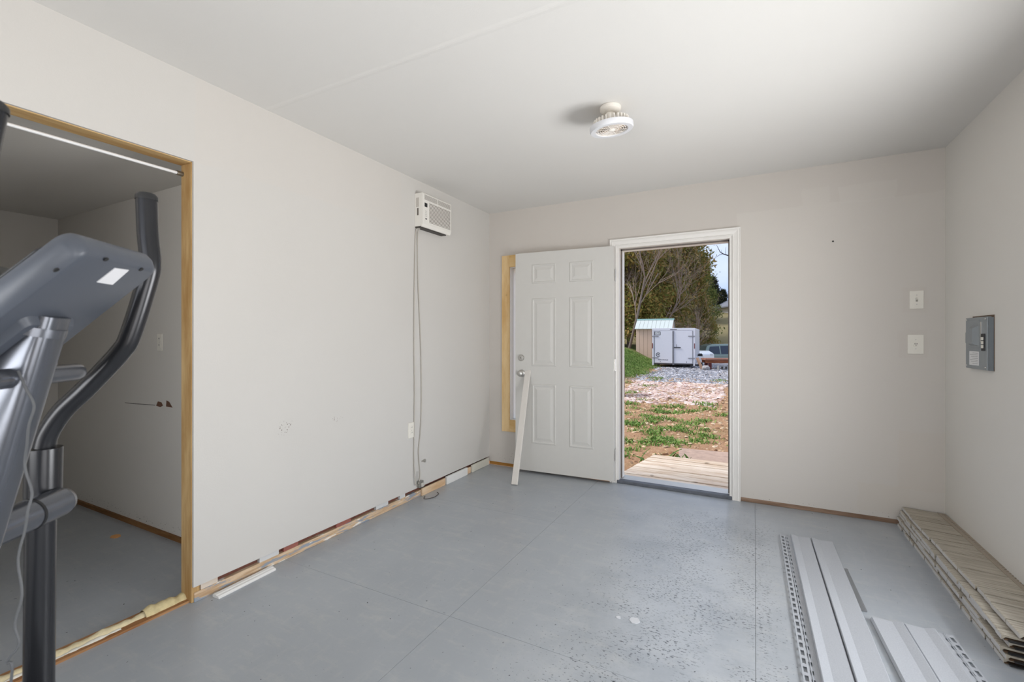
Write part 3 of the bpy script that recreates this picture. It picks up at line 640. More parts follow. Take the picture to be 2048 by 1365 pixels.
# stack of shake style siding panels along the right wall
k = NT('shake_vinyl'); p = k.obj(); inf = k.n('ShaderNodeNewGeometry')
g = k.noise(p, 3, 6, (1.5, 34, 1), .7); g2 = k.noise(p, 5, 3, (1, 6, 1))
c = k.mix(k.step(g, .32, .7), lin((188, 181, 167)), lin((136, 127, 112))); c = k.mix(k.math('MULTIPLY', k.step(g2, .5, .8), .35), c, lin((206, 200, 188))); k.color(c)
k.b.inputs['Roughness'].default_value = .5; k.bump(g, .3, .004); M_SHAKE = k.m
M_LIP = plain('shake_lip', (206, 204, 202), .55, var=.08, scale=60); M_HEM = plain('shake_hem', (170, 158, 142), .6, var=.1, scale=80)
M_GROOVE = plain('shake_groove', (92, 70, 50), .8)
def shake_panel(z, x, y, rz, seed, label, short=0):
    t = thing('shake_panel', label, 'siding panel', (x, y, z), rz, None); rr = random.Random(seed)
    length, wid = 1.46 - short, .222
    yy = 0.0; i = 0
    while yy < length - .02:
        w = rr.choice((.07, .10, .13, .16, .19)); w = min(w, length - yy)
        if length - yy - w < .05: w = length - yy
        e = rr.uniform(0, .010); lift = rr.uniform(0, .0012)
        # sloping board, thick at the butt edge (local -x), thin under the hem
        pl = [(-.0 + e, .0), (-.0 + e, .0165 + lift), (.004 + e, .0185 + lift), (wid - .04, .0095), (wid - .04, .005), (.012 + e, .011)]
        sh = MB().prism(pl, 'y', -yy - w + .0055, -yy - .0025).build('shingle', M_SHAKE, t)
        sh.data.materials.append(M_LIP)
        for pol in sh.data.polygons:
            if pol.normal.x < -.8: pol.material_index = 1
        yy += w; i += 1
    B((.010, -length, .002), (wid - .04, 0, .0050)).build('backing', M_GROOVE, t)
    hem = MB()
    for u0, u1 in ((wid - .03, wid - .020), (wid - .009, wid)): hem.box((u0, -length, .006), (u1, 0, .0095))
    n = 62
    for j in range(n): hem.box((wid - .020, -length * (j + .5) / n, .006), (wid - .009, -length * j / n, .0093))
    hem.build('nail_hem', M_HEM, t)
    MB().tube([(wid - .036, 0, .0100), (wid - .036, -length, .0100)], .0034, 6).build('hem_roll', M_HEM, t)
    e = rr.uniform(.0, .01)
    B((.02, -length - .014, .003), (wid - .05, -length, .0075)).build('end_tab', M_BLACK, t)
    return t
SX = .824
lv = ['lowest', 'second lowest', 'third lowest', 'third highest', 'second highest', 'topmost']
rr = random.Random(11)
offs = [(.0, 0), (.004, .2), (-.002, .0), (.004, .5), (.006, -.2), (.020, 1.2)]
for i in range(6):
    dx, rot = offs[i]
    shake_panel(.0005 + i * .0212, SX + dx, 3.845 - rr.uniform(0, .02), math.radians(rot), 20 + i, 'tan wood grain shake siding panel, %s in the stack by right wall' % lv[i], short=rr.uniform(0, .04))

# ------------------------------------------------------------------ elliptical trainer
EA = math.radians(37.4); EN = Vector((-math.sin(EA), math.cos(EA), 0)); EF = Vector((math.cos(EA), math.sin(EA), 0))
EBASE = .9084; S0 = -.72
el = thing('elliptical_trainer', 'dark grey elliptical trainer with silver post and curved handle arms', 'exercise machine', tuple(EF * S0 + EN * EBASE), EA)
def EL(px, py, yl):
    q = hit(px, py, EN, EBASE + yl); return Vector((q.dot(EF) - S0, yl, q.z))
M_EDARK = plain('machine_dark', (44, 45, 48), .25, .3, .04)
M_ESILV = plain('machine_silver', (108, 111, 118), .24, .7, .04)
M_ECON = plain('console_plastic', (78, 83, 92), .42, 0, .03)
M_EBLK = plain('machine_black', (28, 29, 31), .45, 0, .1)
# far (left hand) moving arm
arm = [(293, 397), (296, 470), (301, 525), (295, 562), (262, 668), (240, 706), (175, 775), (126, 822), (96, 866), (87, 895)]
ap = smooth_path([EL(a, b, .21) for a, b in arm], 6)
a1 = MB().tube(ap, .0195, 20).build('handle_arm', M_EDARK, el, smooth=True)
pv = EL(88, 900, .21); pw = EL(86, 995, .21)
MB().tube([pv + Vector((0, 0, .004)), pw], .030, 24).build('arm_sleeve', M_EDARK, a1, smooth=True)
lo = EL(78, 1365, .21)
MB().tube([pw + Vector((0, 0, .02)), Vector((pw.x - .004, .21, .86)), Vector((lo.x, .21, .5)), Vector((lo.x + .02, .21, .215))], .0245, 20).build('lower_arm', M_EDARK, a1, smooth=True)
MB().lathe([(.0205, 0), (.0205, .008), (.016, .014), (0, .015)], 20, Matrix.Translation(ap[0] + Vector((0, 0, -.004))), cap=False).build('grip_cap', M_EBLK, a1, smooth=True)
# near (right hand) moving arm, swung the other way
ap2 = [Vector((p.x + (p.z - .9) * .22 - .092 * min(1, (p.z - .9) / .2), -.21, p.z - .006)) for p in ap]
a2 = MB().tube(ap2, .0195, 20).build('handle_arm', M_EDARK, el, smooth=True)
MB().tube([Vector((pv.x, -.21, pv.z)), Vector((pw.x, -.21, pw.z))], .030, 24).build('arm_sleeve', M_EDARK, a2, smooth=True)
MB().tube([Vector((pw.x, -.21, pw.z + .02)), Vector((pw.x - .03, -.21, .5)), Vector((pw.x - .06, -.21, .225))], .0245, 20).build('lower_arm', M_EDARK, a2, smooth=True)
MB().lathe([(.0205, 0), (.0205, .008), (.016, .014), (0, .015)], 20, Matrix.Translation(ap2[0] + Vector((0, 0, -.004))), cap=False).build('grip_cap', M_EBLK, a2, smooth=True)
# upright post: wide flattened tube leaning forward
ptop = Vector((.050, 0, 1.245)); slope = .267
def ppt(z): return Vector((ptop.x - (ptop.z - z) * slope, 0, z))
post = MB(); n = 28; rings = []
axis = (ppt(1.245) - ppt(.2)).normalized(); e1 = Vector((axis.z, 0, -axis.x))
vs = []
for z in (1.272, .16):
    for j in range(n):
        a = 2 * math.pi * j / n; ca, sa = math.cos(a), math.sin(a)
        ex = abs(ca) ** .55 * (1 if ca > 0 else -1) * .036; ey = abs(sa) ** .55 * (1 if sa > 0 else -1) * .030
        vs.append(ppt(z) + e1 * ex + Vector((0, ey, 0)))
post.add(vs, [tuple(range(n)), tuple(range(2 * n - 1, n - 1, -1))] + [(i, (i + 1) % n, n + (i + 1) % n, n + i) for i in range(n)])
po = post.build('upright_post', M_ESILV, el, smooth=True)
MB().tube([ppt(1.238) + axis * 0, ppt(1.252)], .040, 24, squash=1.0).build('post_collar', M_ESILV, po, smooth=True)
# fixed handlebar through the post
fz = 1.163; fx = ppt(fz).x + .004
fb = MB().tube(smooth_path([(fx - .03, -.19, fz + .01), (fx - .005, -.12, fz), (fx, -.03, fz), (fx, .03, fz), (fx - .002, .105, fz), (fx - .006, .125, fz)], 4), .0165, 18).build('fixed_handlebar', M_ESILV, el, smooth=True)
MB().lathe([(.0165, 0), (.014, .008), (0, .011)], 18, Matrix.Translation((fx - .006, .125, fz)) @ Matrix.Rotation(-math.pi / 2, 4, 'X'), cap=False).build('bar_cap', M_ESILV, fb, smooth=True)
MB().tube([(fx - .02, -.02, fz - .045), (fx - .06, -.03, fz - .050)], .016, 14).build('tension_knob', M_EBLK, el, smooth=True)
MB().tube([(fx - .055, 0, 1.215), (fx - .03, 0, 1.14)], .034, 18).build('rear_bracket', M_EBLK, el, smooth=True)
# pivot axle with capped ends in front of the arms
axx_, az_ = -.058, .884
axl = MB().tube([(axx_, -.205, az_), (axx_, .205, az_)], .030, 24).build('pivot_axle', M_ESILV, el, smooth=True)
for s in (-1, 1):
    MB().lathe([(.0302, 0), (.027, .010), (.016, .017), (0, .019)], 24, Matrix.Translation((axx_, s * .205, az_)) @ Matrix.Rotation(-s * math.pi / 2, 4, 'X'), cap=False).build('axle_cap', M_ESILV, axl, smooth=True)
    MB().tube([(axx_, s * .195, az_), (axx_ - .04, s * .195, az_)], .022, 16).build('pivot_bracket', M_EDARK, axl, smooth=True)
    MB().tube([(axx_, s * .128, az_), (axx_, s * .134, az_)], .0312, 24).build('axle_seam', M_EBLK, axl, smooth=True)
# console: rounded box sloping down to the user, seen from below
ca = math.radians(42); cdir = Vector((-math.cos(ca), 0, -math.sin(ca))); cnor = Vector((-math.sin(ca), 0, math.cos(ca)))
c0 = Vector((.182, 0, 1.361))
mc = Matrix(((cdir.x, 0, cnor.x, c0.x), (cdir.y, 1, cnor.y, 0), (cdir.z, 0, cnor.z, c0.z), (0, 0, 0, 1)))
def rrect(x0, x1, y0, y1, r, n=6):
    pts = []
    for cxx, cyy, a in ((x1 - r, y1 - r, 0), (x0 + r, y1 - r, 90), (x0 + r, y0 + r, 180), (x1 - r, y0 + r, 270)):
        for i in range(n + 1): pts.append((cxx + r * math.cos(math.radians(a + 90 * i / n)), cyy + r * math.sin(math.radians(a + 90 * i / n))))
    return pts
def rbox(levels, mat):
    vs = []; m = None
    for (x0, x1, y0, y1, r, z) in levels:
        pts = rrect(x0, x1, y0, y1, r); m = len(pts); vs += [(a, b, z) for a, b in pts]
    fs = [tuple(range(m - 1, -1, -1)), tuple(range(len(vs) - m, len(vs)))]
    for i in range(len(levels) - 1): fs += [(i * m + j, i * m + (j + 1) % m, i * m + m + (j + 1) % m, i * m + m + j) for j in range(m)]
    return MB().add(vs, fs, mat)
cl_ = .33
cb = rbox([(.004, cl_, -.090, .100, .014, 0), (-.004, cl_ + .006, -.094, .106, .018, .005), (-.010, cl_ + .012, -.097, .112, .022, .020), (-.010, cl_ + .012, -.097, .112, .022, .034), (-.004, cl_ + .006, -.092, .108, .02, .043)], mc).build('console_body', M_ECON, el, smooth=True)
rbox([(.03, cl_ - .04, -.09, .09, .02, .045), (.03, cl_ - .04, -.09, .09, .02, .0475)], mc).build('display_face', M_EBLK, cb, smooth=True)
rbox([(.12, .30, -.085, .07, .03, .0475), (.12, .305, -.09, .075, .03, .085), (.14, .29, -.075, .06, .03, .098)], mc).build('reading_rack', plain('rack_dark', (50, 52, 50), .4), cb, smooth=True)
def on_under(px, py):
    nw = EF * cnor.x + Vector((0, 0, cnor.z)); ow = EF * (S0 + c0.x) + EN * EBASE + Vector((0, 0, c0.z))
    q = hit(px, py, nw, nw.dot(ow)); loc = Vector((q.dot(EF) - S0, q.dot(EN) - EBASE, q.z)); return mc.inverted() @ loc
sp = [on_under(px, py) for px, py in ((229, 536), (257, 540), (224, 569), (193, 564))]
MB().prism([(v.x, v.y) for v in sp], 'z', -.0014, .0, mc).build('white_sticker', plain('sticker_white', (232, 232, 234), .6, var=.02), cb)
for px, py in ((212, 519), (282, 539), (112, 540), (135, 652)):
    v = on_under(px, py); MB().lathe([(.0042, -.0012), (.0042, .0005)], 12, mc @ Matrix.Translation((v.x, v.y, 0))).build('screw_hole', M_EBLK, cb)
v = on_under(85, 650)
rbox([(v.x - .012, v.x + .08, -.05, .05, .012, -.012), (v.x - .02, v.x + .09, -.056, .056, .014, .001)], mc).build('console_mount', M_ECON, el, smooth=True)
# sensor cable hanging down the post
def EC(px, py, y): return EL(px, py, y)
cb_pts = [EC(36, 742, -.045), EC(52, 778, -.045), EC(68, 812, -.04), EC(58, 850, -.04), EC(54, 890, -.035), EC(50, 935, -.03), EC(64, 985, -.03), EC(56, 1020, -.035), EC(50, 1060, -.035), EC(36, 1120, -.04), EC(44, 1190, -.04), EC(30, 1250, -.045), EC(38, 1290, -.045), EC(14, 1325, -.05), EC(22, 1365, -.05)]
end = cb_pts[-1]; cb_pts += [Vector((end.x - .05, -.05, .40)), Vector((-.19, -.03, .30))]
MB().tube(smooth_path(cb_pts, 5), .0019, 8).build('sensor_cable', plain('cable_grey', (84, 86, 88), .5), el, smooth=True)
# base, shroud, cranks and pedals below the frame
MB().tube([(.34, 0, .075), (-.80, 0, .075)], .035, 16).build('base_beam', M_EDARK, el, smooth=True)
for x in (.34, -.80):
    f_ = MB().tube([(x, -.26, .04), (x, .26, .04)], .032, 16).build('foot_bar', M_EDARK, el, smooth=True)
    for s in (-1, 1): MB().tube([(x, s * .262, .037), (x, s * .285, .037)], .037, 16).build('foot_cap', M_EBLK, f_, smooth=True)
RXm = Matrix.Rotation(math.pi / 2, 4, 'X')
MB().lathe([(.02, -.075), (.20, -.075), (.235, -.05), (.235, .05), (.20, .075), (.02, .075)], 40, Matrix.Translation((-.05, 0, .30)) @ RXm).build('flywheel_shroud', M_EBLK, el, smooth=True)
for s in (-1, 1):
    cr = MB().box((-.07, s * .10 - .012, .28), (.07, s * .10 + .012, .32)).build('crank_arm', M_ESILV, el, bevel=.006)
    MB().tube([(pw.x - (.0 if s > 0 else .06), s * .205, .222), (-.02 - s * .05, s * .16, .26), (.02, s * .12, .30)], .018, 14).build('pedal_bar', M_EDARK, el, smooth=True)
    pd = rbox([(-.62, -.28, s * .21 - .065, s * .21 + .065, .03, .215), (-.63, -.27, s * .21 - .07, s * .21 + .07, .03, .24)], None).build('foot_pedal', M_EBLK, el, smooth=True)
    MB().tube([(-.30, s * .21, .222), (pw.x - .02, s * .21, .225)], .016, 12).build('pedal_link', M_EDARK, el, smooth=True)
    MB().box((-.66, s * .21 - .012, .05), (-.60, s * .21 + .012, .22)).build('pedal_roller', M_EDARK, el, bevel=.004)

# ------------------------------------------------------------------ outdoors: terrain
def ss(a, b, x):
    t = np.clip((np.asarray(x, float) - a) / (b - a), 0, 1); return t * t * (3 - 2 * t)
def gz(x, y):
    x = np.asarray(x, float); y = np.asarray(y, float)
    z = -.2 + 0 * x
    xe = -3.35 - .09 * (y - 13)
    left = -(x - xe)
    z = z + .80 * ss(0, 2.4, left) * ss(8.5, 15, y) + .05 * np.clip(left - 2, 0, 12) * ss(8.5, 15, y)
    z = z - .8 * ss(28, 35, y) * ss(-9, -5, x)
    z = z + 5.6 * ss(38, 66, y)
    return z + .012 * np.sin(x * 3.1 + y * 1.7) + .010 * np.sin(x * 5.3 - y * 4.1)
def gzf(x, y): return float(gz(x, y))
k = NT('ground_soil'); p = k.pos(); sep = k.n('ShaderNodeSeparateXYZ'); k.l(p, sep.inputs[0]); X_, Y_ = sep.outputs[0], sep.outputs[1]
wob = k.math('MULTIPLY_ADD', k.noise(p, 1.1, 5), 3.0, -1.5)
c = k.mix(k.noise(p, 6, 6, None, .7), lin((138, 98, 70)), lin((206, 166, 130)))
c = k.mix(k.math('MULTIPLY', k.step(k.noise(p, 34, 4, None, .7), .54, .66), .7), c, lin((228, 196, 162)))
c = k.mix(k.math('MULTIPLY', k.step(k.noise(p, 1.7, 5), .54, .66), .25), c, lin((116, 112, 64)))
yw = k.math('ADD', Y_, wob); xw = k.math('ADD', X_, k.math('MULTIPLY', wob, .3))
gr1 = k.math('MULTIPLY', k.math('MULTIPLY', k.step(yw, 14.8, 16.2), k.math('SUBTRACT', 1.0, k.step(yw, 30, 33))), k.step(xw, -4.0, -3.3))
gcol = k.mix(k.noise(p, 30, 3, None, .8), lin((84, 86, 94)), lin((190, 190, 196))); c = k.mix(gr1, c, gcol)
pk = k.math('MULTIPLY', k.math('MULTIPLY', k.step(yw, 10.4, 12.0), k.math('SUBTRACT', 1.0, k.step(yw, 15.0, 16.0))), k.math('MULTIPLY', k.step(xw, -3.1, -2.5), k.math('SUBTRACT', 1.0, k.step(xw, -1.0, -.6))))
c = k.mix(k.math('MULTIPLY', pk, .4), c, k.mix(k.noise(p, 26, 3, None, .8), lin((150, 116, 104)), lin((232, 212, 202))))
bk = k.step(k.math('SUBTRACT', k.math('MULTIPLY_ADD', Y_, -.09, -2.18), xw), .2, .8)
bk = k.math('MULTIPLY', bk, k.step(Y_, 12, 15)); c = k.mix(k.math('MULTIPLY', bk, .85), c, k.mix(k.noise(p, 9, 4), lin((64, 92, 40)), lin((112, 130, 70))))
hl = k.step(Y_, 35.5, 38); c = k.mix(hl, c, k.mix(k.noise(p, .7, 10, (1, 2.2, 1), .85), lin((104, 103, 74)), lin((166, 150, 114))))
k.color(c); k.b.inputs['Roughness'].default_value = .95; k.b.inputs['Specular IOR Level'].default_value = .1; k.bump(k.noise(p, 18, 6, None, .7), .8, .04)
xg = np.concatenate([np.linspace(-60, -14, 20), np.linspace(-13, 6, 96), np.linspace(7, 60, 22)]); yg = np.concatenate([np.linspace(-25, 3, 12), np.linspace(3.5, 40, 150), np.linspace(41, 100, 40)])
GX, GY = np.meshgrid(xg, yg); GZ = gz(GX, GY); nx, ny = len(xg), len(yg)
vs = np.stack([GX, GY, GZ], -1).reshape(-1, 3).tolist()
gnd = MB().add(vs, [(j * nx + i, j * nx + i + 1, (j + 1) * nx + i + 1, (j + 1) * nx + i) for j in range(ny - 1) for i in range(nx - 1)]).build('ground', k.m, smooth=True)
struct(gnd, 'bare reddish yard soil with gravel and a grassy hill beyond', 'ground')

def quads(name, P4, mat, parent=None, smooth=False):
    n = len(P4); me = bpy.data.meshes.new(name); me.vertices.add(4 * n); me.loops.add(4 * n); me.polygons.add(n)
    me.vertices.foreach_set('co', np.ascontiguousarray(P4, dtype=np.float32).ravel()); me.loops.foreach_set('vertex_index', np.arange(4 * n, dtype=np.int32))
    me.polygons.foreach_set('loop_start', np.arange(0, 4 * n, 4, dtype=np.int32)); me.update(calc_edges=True); me.materials.append(mat)
    o = bpy.data.objects.new(name, me); COL.objects.link(o)
    if parent: o.parent = parent
    return o
def island_mat(name, cols, rough=.8, transl=0.25):
    k = NT(name); g = k.n('ShaderNodeNewGeometry'); r = k.n('ShaderNodeValToRGB'); els = r.color_ramp.elements
    while len(els) < len(cols): els.new(.5)
    for i, cc in enumerate(cols): els[i].position = i / (len(cols) - 1); els[i].color = lin(cc)
    k.l(g.outputs['Random Per Island'], r.inputs[0]); k.color(r.outputs[0]); k.b.inputs['Roughness'].default_value = rough; k.b.inputs['Specular IOR Level'].default_value = .15
    if transl:
        t = k.n('ShaderNodeBsdfTranslucent'); k.l(r.outputs[0], t.inputs[0]); m = k.n('ShaderNodeMixShader'); m.inputs[0].default_value = transl
        k.l(k.b.outputs[0], m.inputs[1]); k.l(t.outputs[0], m.inputs[2]); k.l(m.outputs[0], k.t.nodes['Material Output'].inputs[0])
    return k.m
RS = np.random.RandomState(5)
def blades(cx, cy, n, spread, h, w):
    """bent grass blades (two quads each) rooted on the terrain"""
    out = []
    x = cx + RS.randn(n) * spread; y = cy + RS.randn(n) * spread; z = gz(x, y) - .01
    a = RS.rand(n) * 6.283; hh = h * (.4 + RS.rand(n) * .9); lean = .4 + RS.rand(n) * 1.3; ww = w * (.6 + RS.rand(n) * .7)
    dx, dy = np.cos(a), np.sin(a); px_, py_ = -dy * ww, dx * ww
    b = np.stack([x, y, z], -1); m = b + np.stack([dx * lean * hh * .35, dy * lean * hh * .35, hh * .6], -1); t = b + np.stack([dx * lean * hh, dy * lean * hh, hh * np.maximum(.25, 1 - .45 * lean)], -1)
    wv = np.stack([px_, py_, 0 * px_], -1)
    out = np.concatenate([np.stack([b - wv, b + wv, m + wv * .9, m - wv * .9], 1), np.stack([m - wv * .9, m + wv * .9, t + wv * .12, t - wv * .12], 1)])
    return out
G_GRASS = island_mat('grass_blades', [(78, 112, 48), (116, 146, 70), (154, 168, 104), (92, 128, 58)])
ac_ = []
for i in range(170):
    yy = RS.uniform(14.5, 27); xe = -3.35 - .09 * (yy - 13); xx = xe - .15 - abs(RS.randn()) * 1.5
    ac_.append(blades(xx, yy, 90, .22, .16, .010))
tag(quads('bank_grass', np.concatenate(ac_), G_GRASS), 'thick green grass on the bank left of the trailer', 'grass', kind='stuff')
G_WEED = island_mat('weed_leaves', [(66, 104, 42), (104, 142, 62), (146, 174, 98), (164, 174, 108)])
pl = [(120, 480), (200, 470), (240, 485), (110, 570), (150, 560), (280, 620), (300, 640), (450, 540), (430, 565), (480, 520), (650, 550), (620, 580), (700, 545), (840, 550), (820, 520), (170, 690), (140, 680), (210, 700), (280, 770), (310, 750), (540, 700), (580, 690), (640, 740), (720, 710), (850, 660), (870, 650), (130, 810), (460, 800), (400, 800), (520, 790), (130, 890), (150, 910), (270, 900), (570, 860), (610, 850), (740, 860), (700, 850), (1040, 290), (190, 400), (180, 200), (600, 640), (440, 660), (900, 720), (1020, 590), (960, 540), (380, 265), (480, 275), (150, 300), (250, 830), (340, 735), (920, 820), (820, 830)]
ac_ = []
for a, b in pl:
    q = onZ(1220 + a / 4.55, 700 + b / 4.55, -.2)
    q.x += RS.uniform(-.15, .15); q.y += RS.uniform(-.35, .35)
    ac_.append(blades(q.x, q.y, int(RS.uniform(25, 95)), .045 + .0055 * q.length, .055 + .003 * q.length, .0095))
for i in range(60):
    yy = RS.uniform(5.4, 15); xx = RS.uniform(-6, 2.5); ac_.append(blades(xx, yy, 6, .08, .05, .005))
for i in range(60):
    yy = RS.uniform(5.4, 15); xx = RS.choice([RS.uniform(-8, -2.6), RS.uniform(1.0, 5)]); ac_.append(blades(xx, yy, 46, .14, .11, .010))
tag(quads('yard_weeds', np.concatenate(ac_), G_WEED), 'scattered green weed tufts growing in the bare yard soil', 'weeds', kind='stuff')
# chips, straw and stones too small to pick apart
def chips(name, n, region, size, mat, label, cat, flat=.35):
    x = RS.uniform(region[0], region[1], n); y = region[2] + (region[3] - region[2]) * RS.rand(n) ** region[4]
    if len(region) > 5: x, y = region[5](x, y)
    n = len(x); z = gz(x, y); s = size * (.4 + RS.rand(n) ** 2 * 1.3); a = RS.rand(n) * 6.283
    ca, sa = np.cos(a), np.sin(a); l = s * (.7 + RS.rand(n)); w = s * (.4 + .4 * RS.rand(n)); h = s * flat
    c = np.stack([x, y, z], -1); u = np.stack([ca * l, sa * l, RS.uniform(-.3, .3, n) * l], -1); v = np.stack([-sa * w, ca * w, RS.uniform(-.3, .3, n) * w], -1); k_ = np.stack([0 * x, 0 * x, h], -1)
    t = c + k_; top = np.stack([t - u * .6 - v * .6, t + u * .7 - v * .5, t + u * .6 + v * .6, t - u * .5 + v * .7], 1); bot = np.stack([c - u - v, c + u - v, c + u + v, c - u + v], 1)
    P8 = np.concatenate([top, bot], 1); o = (np.arange(n) * 8)[:, None, None]
    fs = np.array([(0, 1, 2, 3), (4, 5, 1, 0), (5, 6, 2, 1), (6, 7, 3, 2), (7, 4, 0, 3)])[None] + o; fs = fs.reshape(-1, 4)
    me = bpy.data.meshes.new(name); me.vertices.add(8 * n); me.loops.add(4 * len(fs)); me.polygons.add(len(fs))
    me.vertices.foreach_set('co', P8.astype(np.float32).ravel()); me.loops.foreach_set('vertex_index', fs.astype(np.int32).ravel()); me.polygons.foreach_set('loop_start', np.arange(0, 4 * len(fs), 4, dtype=np.int32)); me.update(calc_edges=True)
    me.materials.append(mat); ob = bpy.data.objects.new(name, me); COL.objects.link(ob); return tag(ob, label, cat, kind='stuff')
chips('soil_chips', 16000, (-7, 3, 5.2, 17, .9), .022, island_mat('chip_mat', [(150, 112, 80), (212, 178, 140), (110, 78, 56), (228, 204, 172), (176, 140, 104)], .9, 0), 'loose tan chips and clods over the yard soil', 'soil chips', .5)
def inpink(x, y):
    e = np.sin(x * 2.3 + 1) * .5 + np.sin(y * 1.9) * .4; m = (RS.rand(len(x)) < np.clip(.55 + .5 * np.sin(x * 3.7 + y * 1.9) * np.sin(y * 2.6 - x), .15, 1)) & (np.abs((x + 1.95 + .05 * (y - 12)) / (1.15 + .15 * (y - 10.5) / 4)) + .12 * e < 1); return x[m], y[m]
chips('pink_gravel', 8000, (-3.6, -.3, 10.3, 15.4, 1, inpink), .036, island_mat('pink_stone', [(176, 138, 124), (226, 204, 192), (196, 164, 150), (236, 222, 214), (150, 112, 98)], .9, 0), 'patch of pale pink crushed stone in the yard', 'gravel', .4)
def ingrey(x, y):
    m = (x > -3.9 + .4 * np.sin(y * 1.3) - .04 * (y - 16)); return x[m], y[m]
chips('grey_gravel', 13000, (-5, 4, 15.4, 26, 1.3, ingrey), .030, island_mat('grey_stone', [(120, 122, 130), (196, 196, 202), (92, 94, 102), (168, 160, 156), (214, 214, 220)], .9, 0), 'blue grey driveway gravel in front of the trailer', 'gravel', .6)

# ------------------------------------------------------------------ deck, slab, broadleaf weed, barrel
M_DECK = wood('deck_plank', (238, 224, 206), (196, 168, 140), (1.0, 9, 9), .8, True, 2.4)
deck = thing('wooden_deck', 'weathered plank landing just outside the open door', 'deck', (0, 0, -.04))
y = YF + JD + .055; i = 0; rr = random.Random(2)
while y < 5.12:
    w = .138; f = (y - 4.0) / 1.15
    xl = -1.17 + .20 * f + rr.uniform(-.01, .01)
    pk = MB(); sl = .20 / 1.15 * w
    pk.prism([(xl, y), (1.25, y), (1.25, y + w - .015), (xl + sl, y + w - .015)], 'z', -.030, rr.uniform(-.003, .001)); pk.build('deck_plank', M_DECK, deck, bevel=.003); y += w
for yy in (4.06, 4.55, 5.03): B((-.93, yy, -.165), (1.2, yy + .04, -.0305)).build('joist', wood('joist_wood', (150, 126, 100), (110, 88, 66), (1, 9, 9)), deck)
sl = thing('concrete_slab', 'pinkish concrete stepping slab beyond the deck', 'slab', (0, 0, -.2))
MB().prism([(-.84, 6.10), (.9, 6.24), (.95, 5.32), (-.74, 5.26)], 'z', -.03, .045).build('slab_top', plain('slab_concrete', (188, 160, 142), .9, var=.22, scale=14, bump=.4, bscale=60), sl, bevel=.008)
bw = thing('broadleaf_weed', 'low broadleaf green weed at the edge of the deck', 'plant', (-.90, 5.36, -.2))
lf = MB(); N = 8; vs = []
for i in range(N + 1):
    t = i / N; w = .030 * math.sin(math.pi * (t * .86 + .10)) ** .8; zz = .17 * t - .10 * t * t; xx = .26 * t
    vs += [(xx, -w, zz + .006), (xx, 0, zz), (xx, w, zz + .006)]
fs = []
for i in range(N):
    for j in (0, 1): fs.append((i * 3 + j, i * 3 + j + 1, i * 3 + 4 + j, i * 3 + 3 + j))
lf.add(vs, fs); L0 = lf.build('leaf', island_mat('broadleaf', [(66, 98, 40), (108, 138, 66)], .5), bw, smooth=True); L0.rotation_euler = (0, -.5, .3)
for i in range(17):
    share(L0, 'leaf', bw, loc=(rr.uniform(-.28, .40), rr.uniform(-.12, .10), 0.0), rot=(rr.uniform(-.3, .3), -rr.uniform(.1, .9), rr.uniform(0, 6.28)), scale=(rr.uniform(.4, .8),) * 3)
bq = onZ(1249.5, 793, -.2); bx_, by_ = bq.x - .30, bq.y + .05
br = thing('steel_drum', 'rusty dark red steel drum at left of the yard', 'barrel', (bx_, by_, gzf(bx_, by_) - .02))
MB().lathe([(.275, 0), (.285, .01), (.28, .02), (.28, .22), (.29, .235), (.28, .25), (.28, .45), (.29, .465), (.28, .48), (.28, .70), (.288, .71), (.288, .725), (.27, .725), (.26, .70), (0, .70)], 36, cap=False).build('drum_body', plain('rust_red', (98, 56, 48), .75, .1, .2, 14), br, smooth=True)
MB().lathe([(.03, .70), (.03, .715), (0, .716)], 14, Matrix.Translation((.12, 0, 0)), cap=False).build('bung_cap', plain('rust_dark', (64, 46, 42), .8), br)

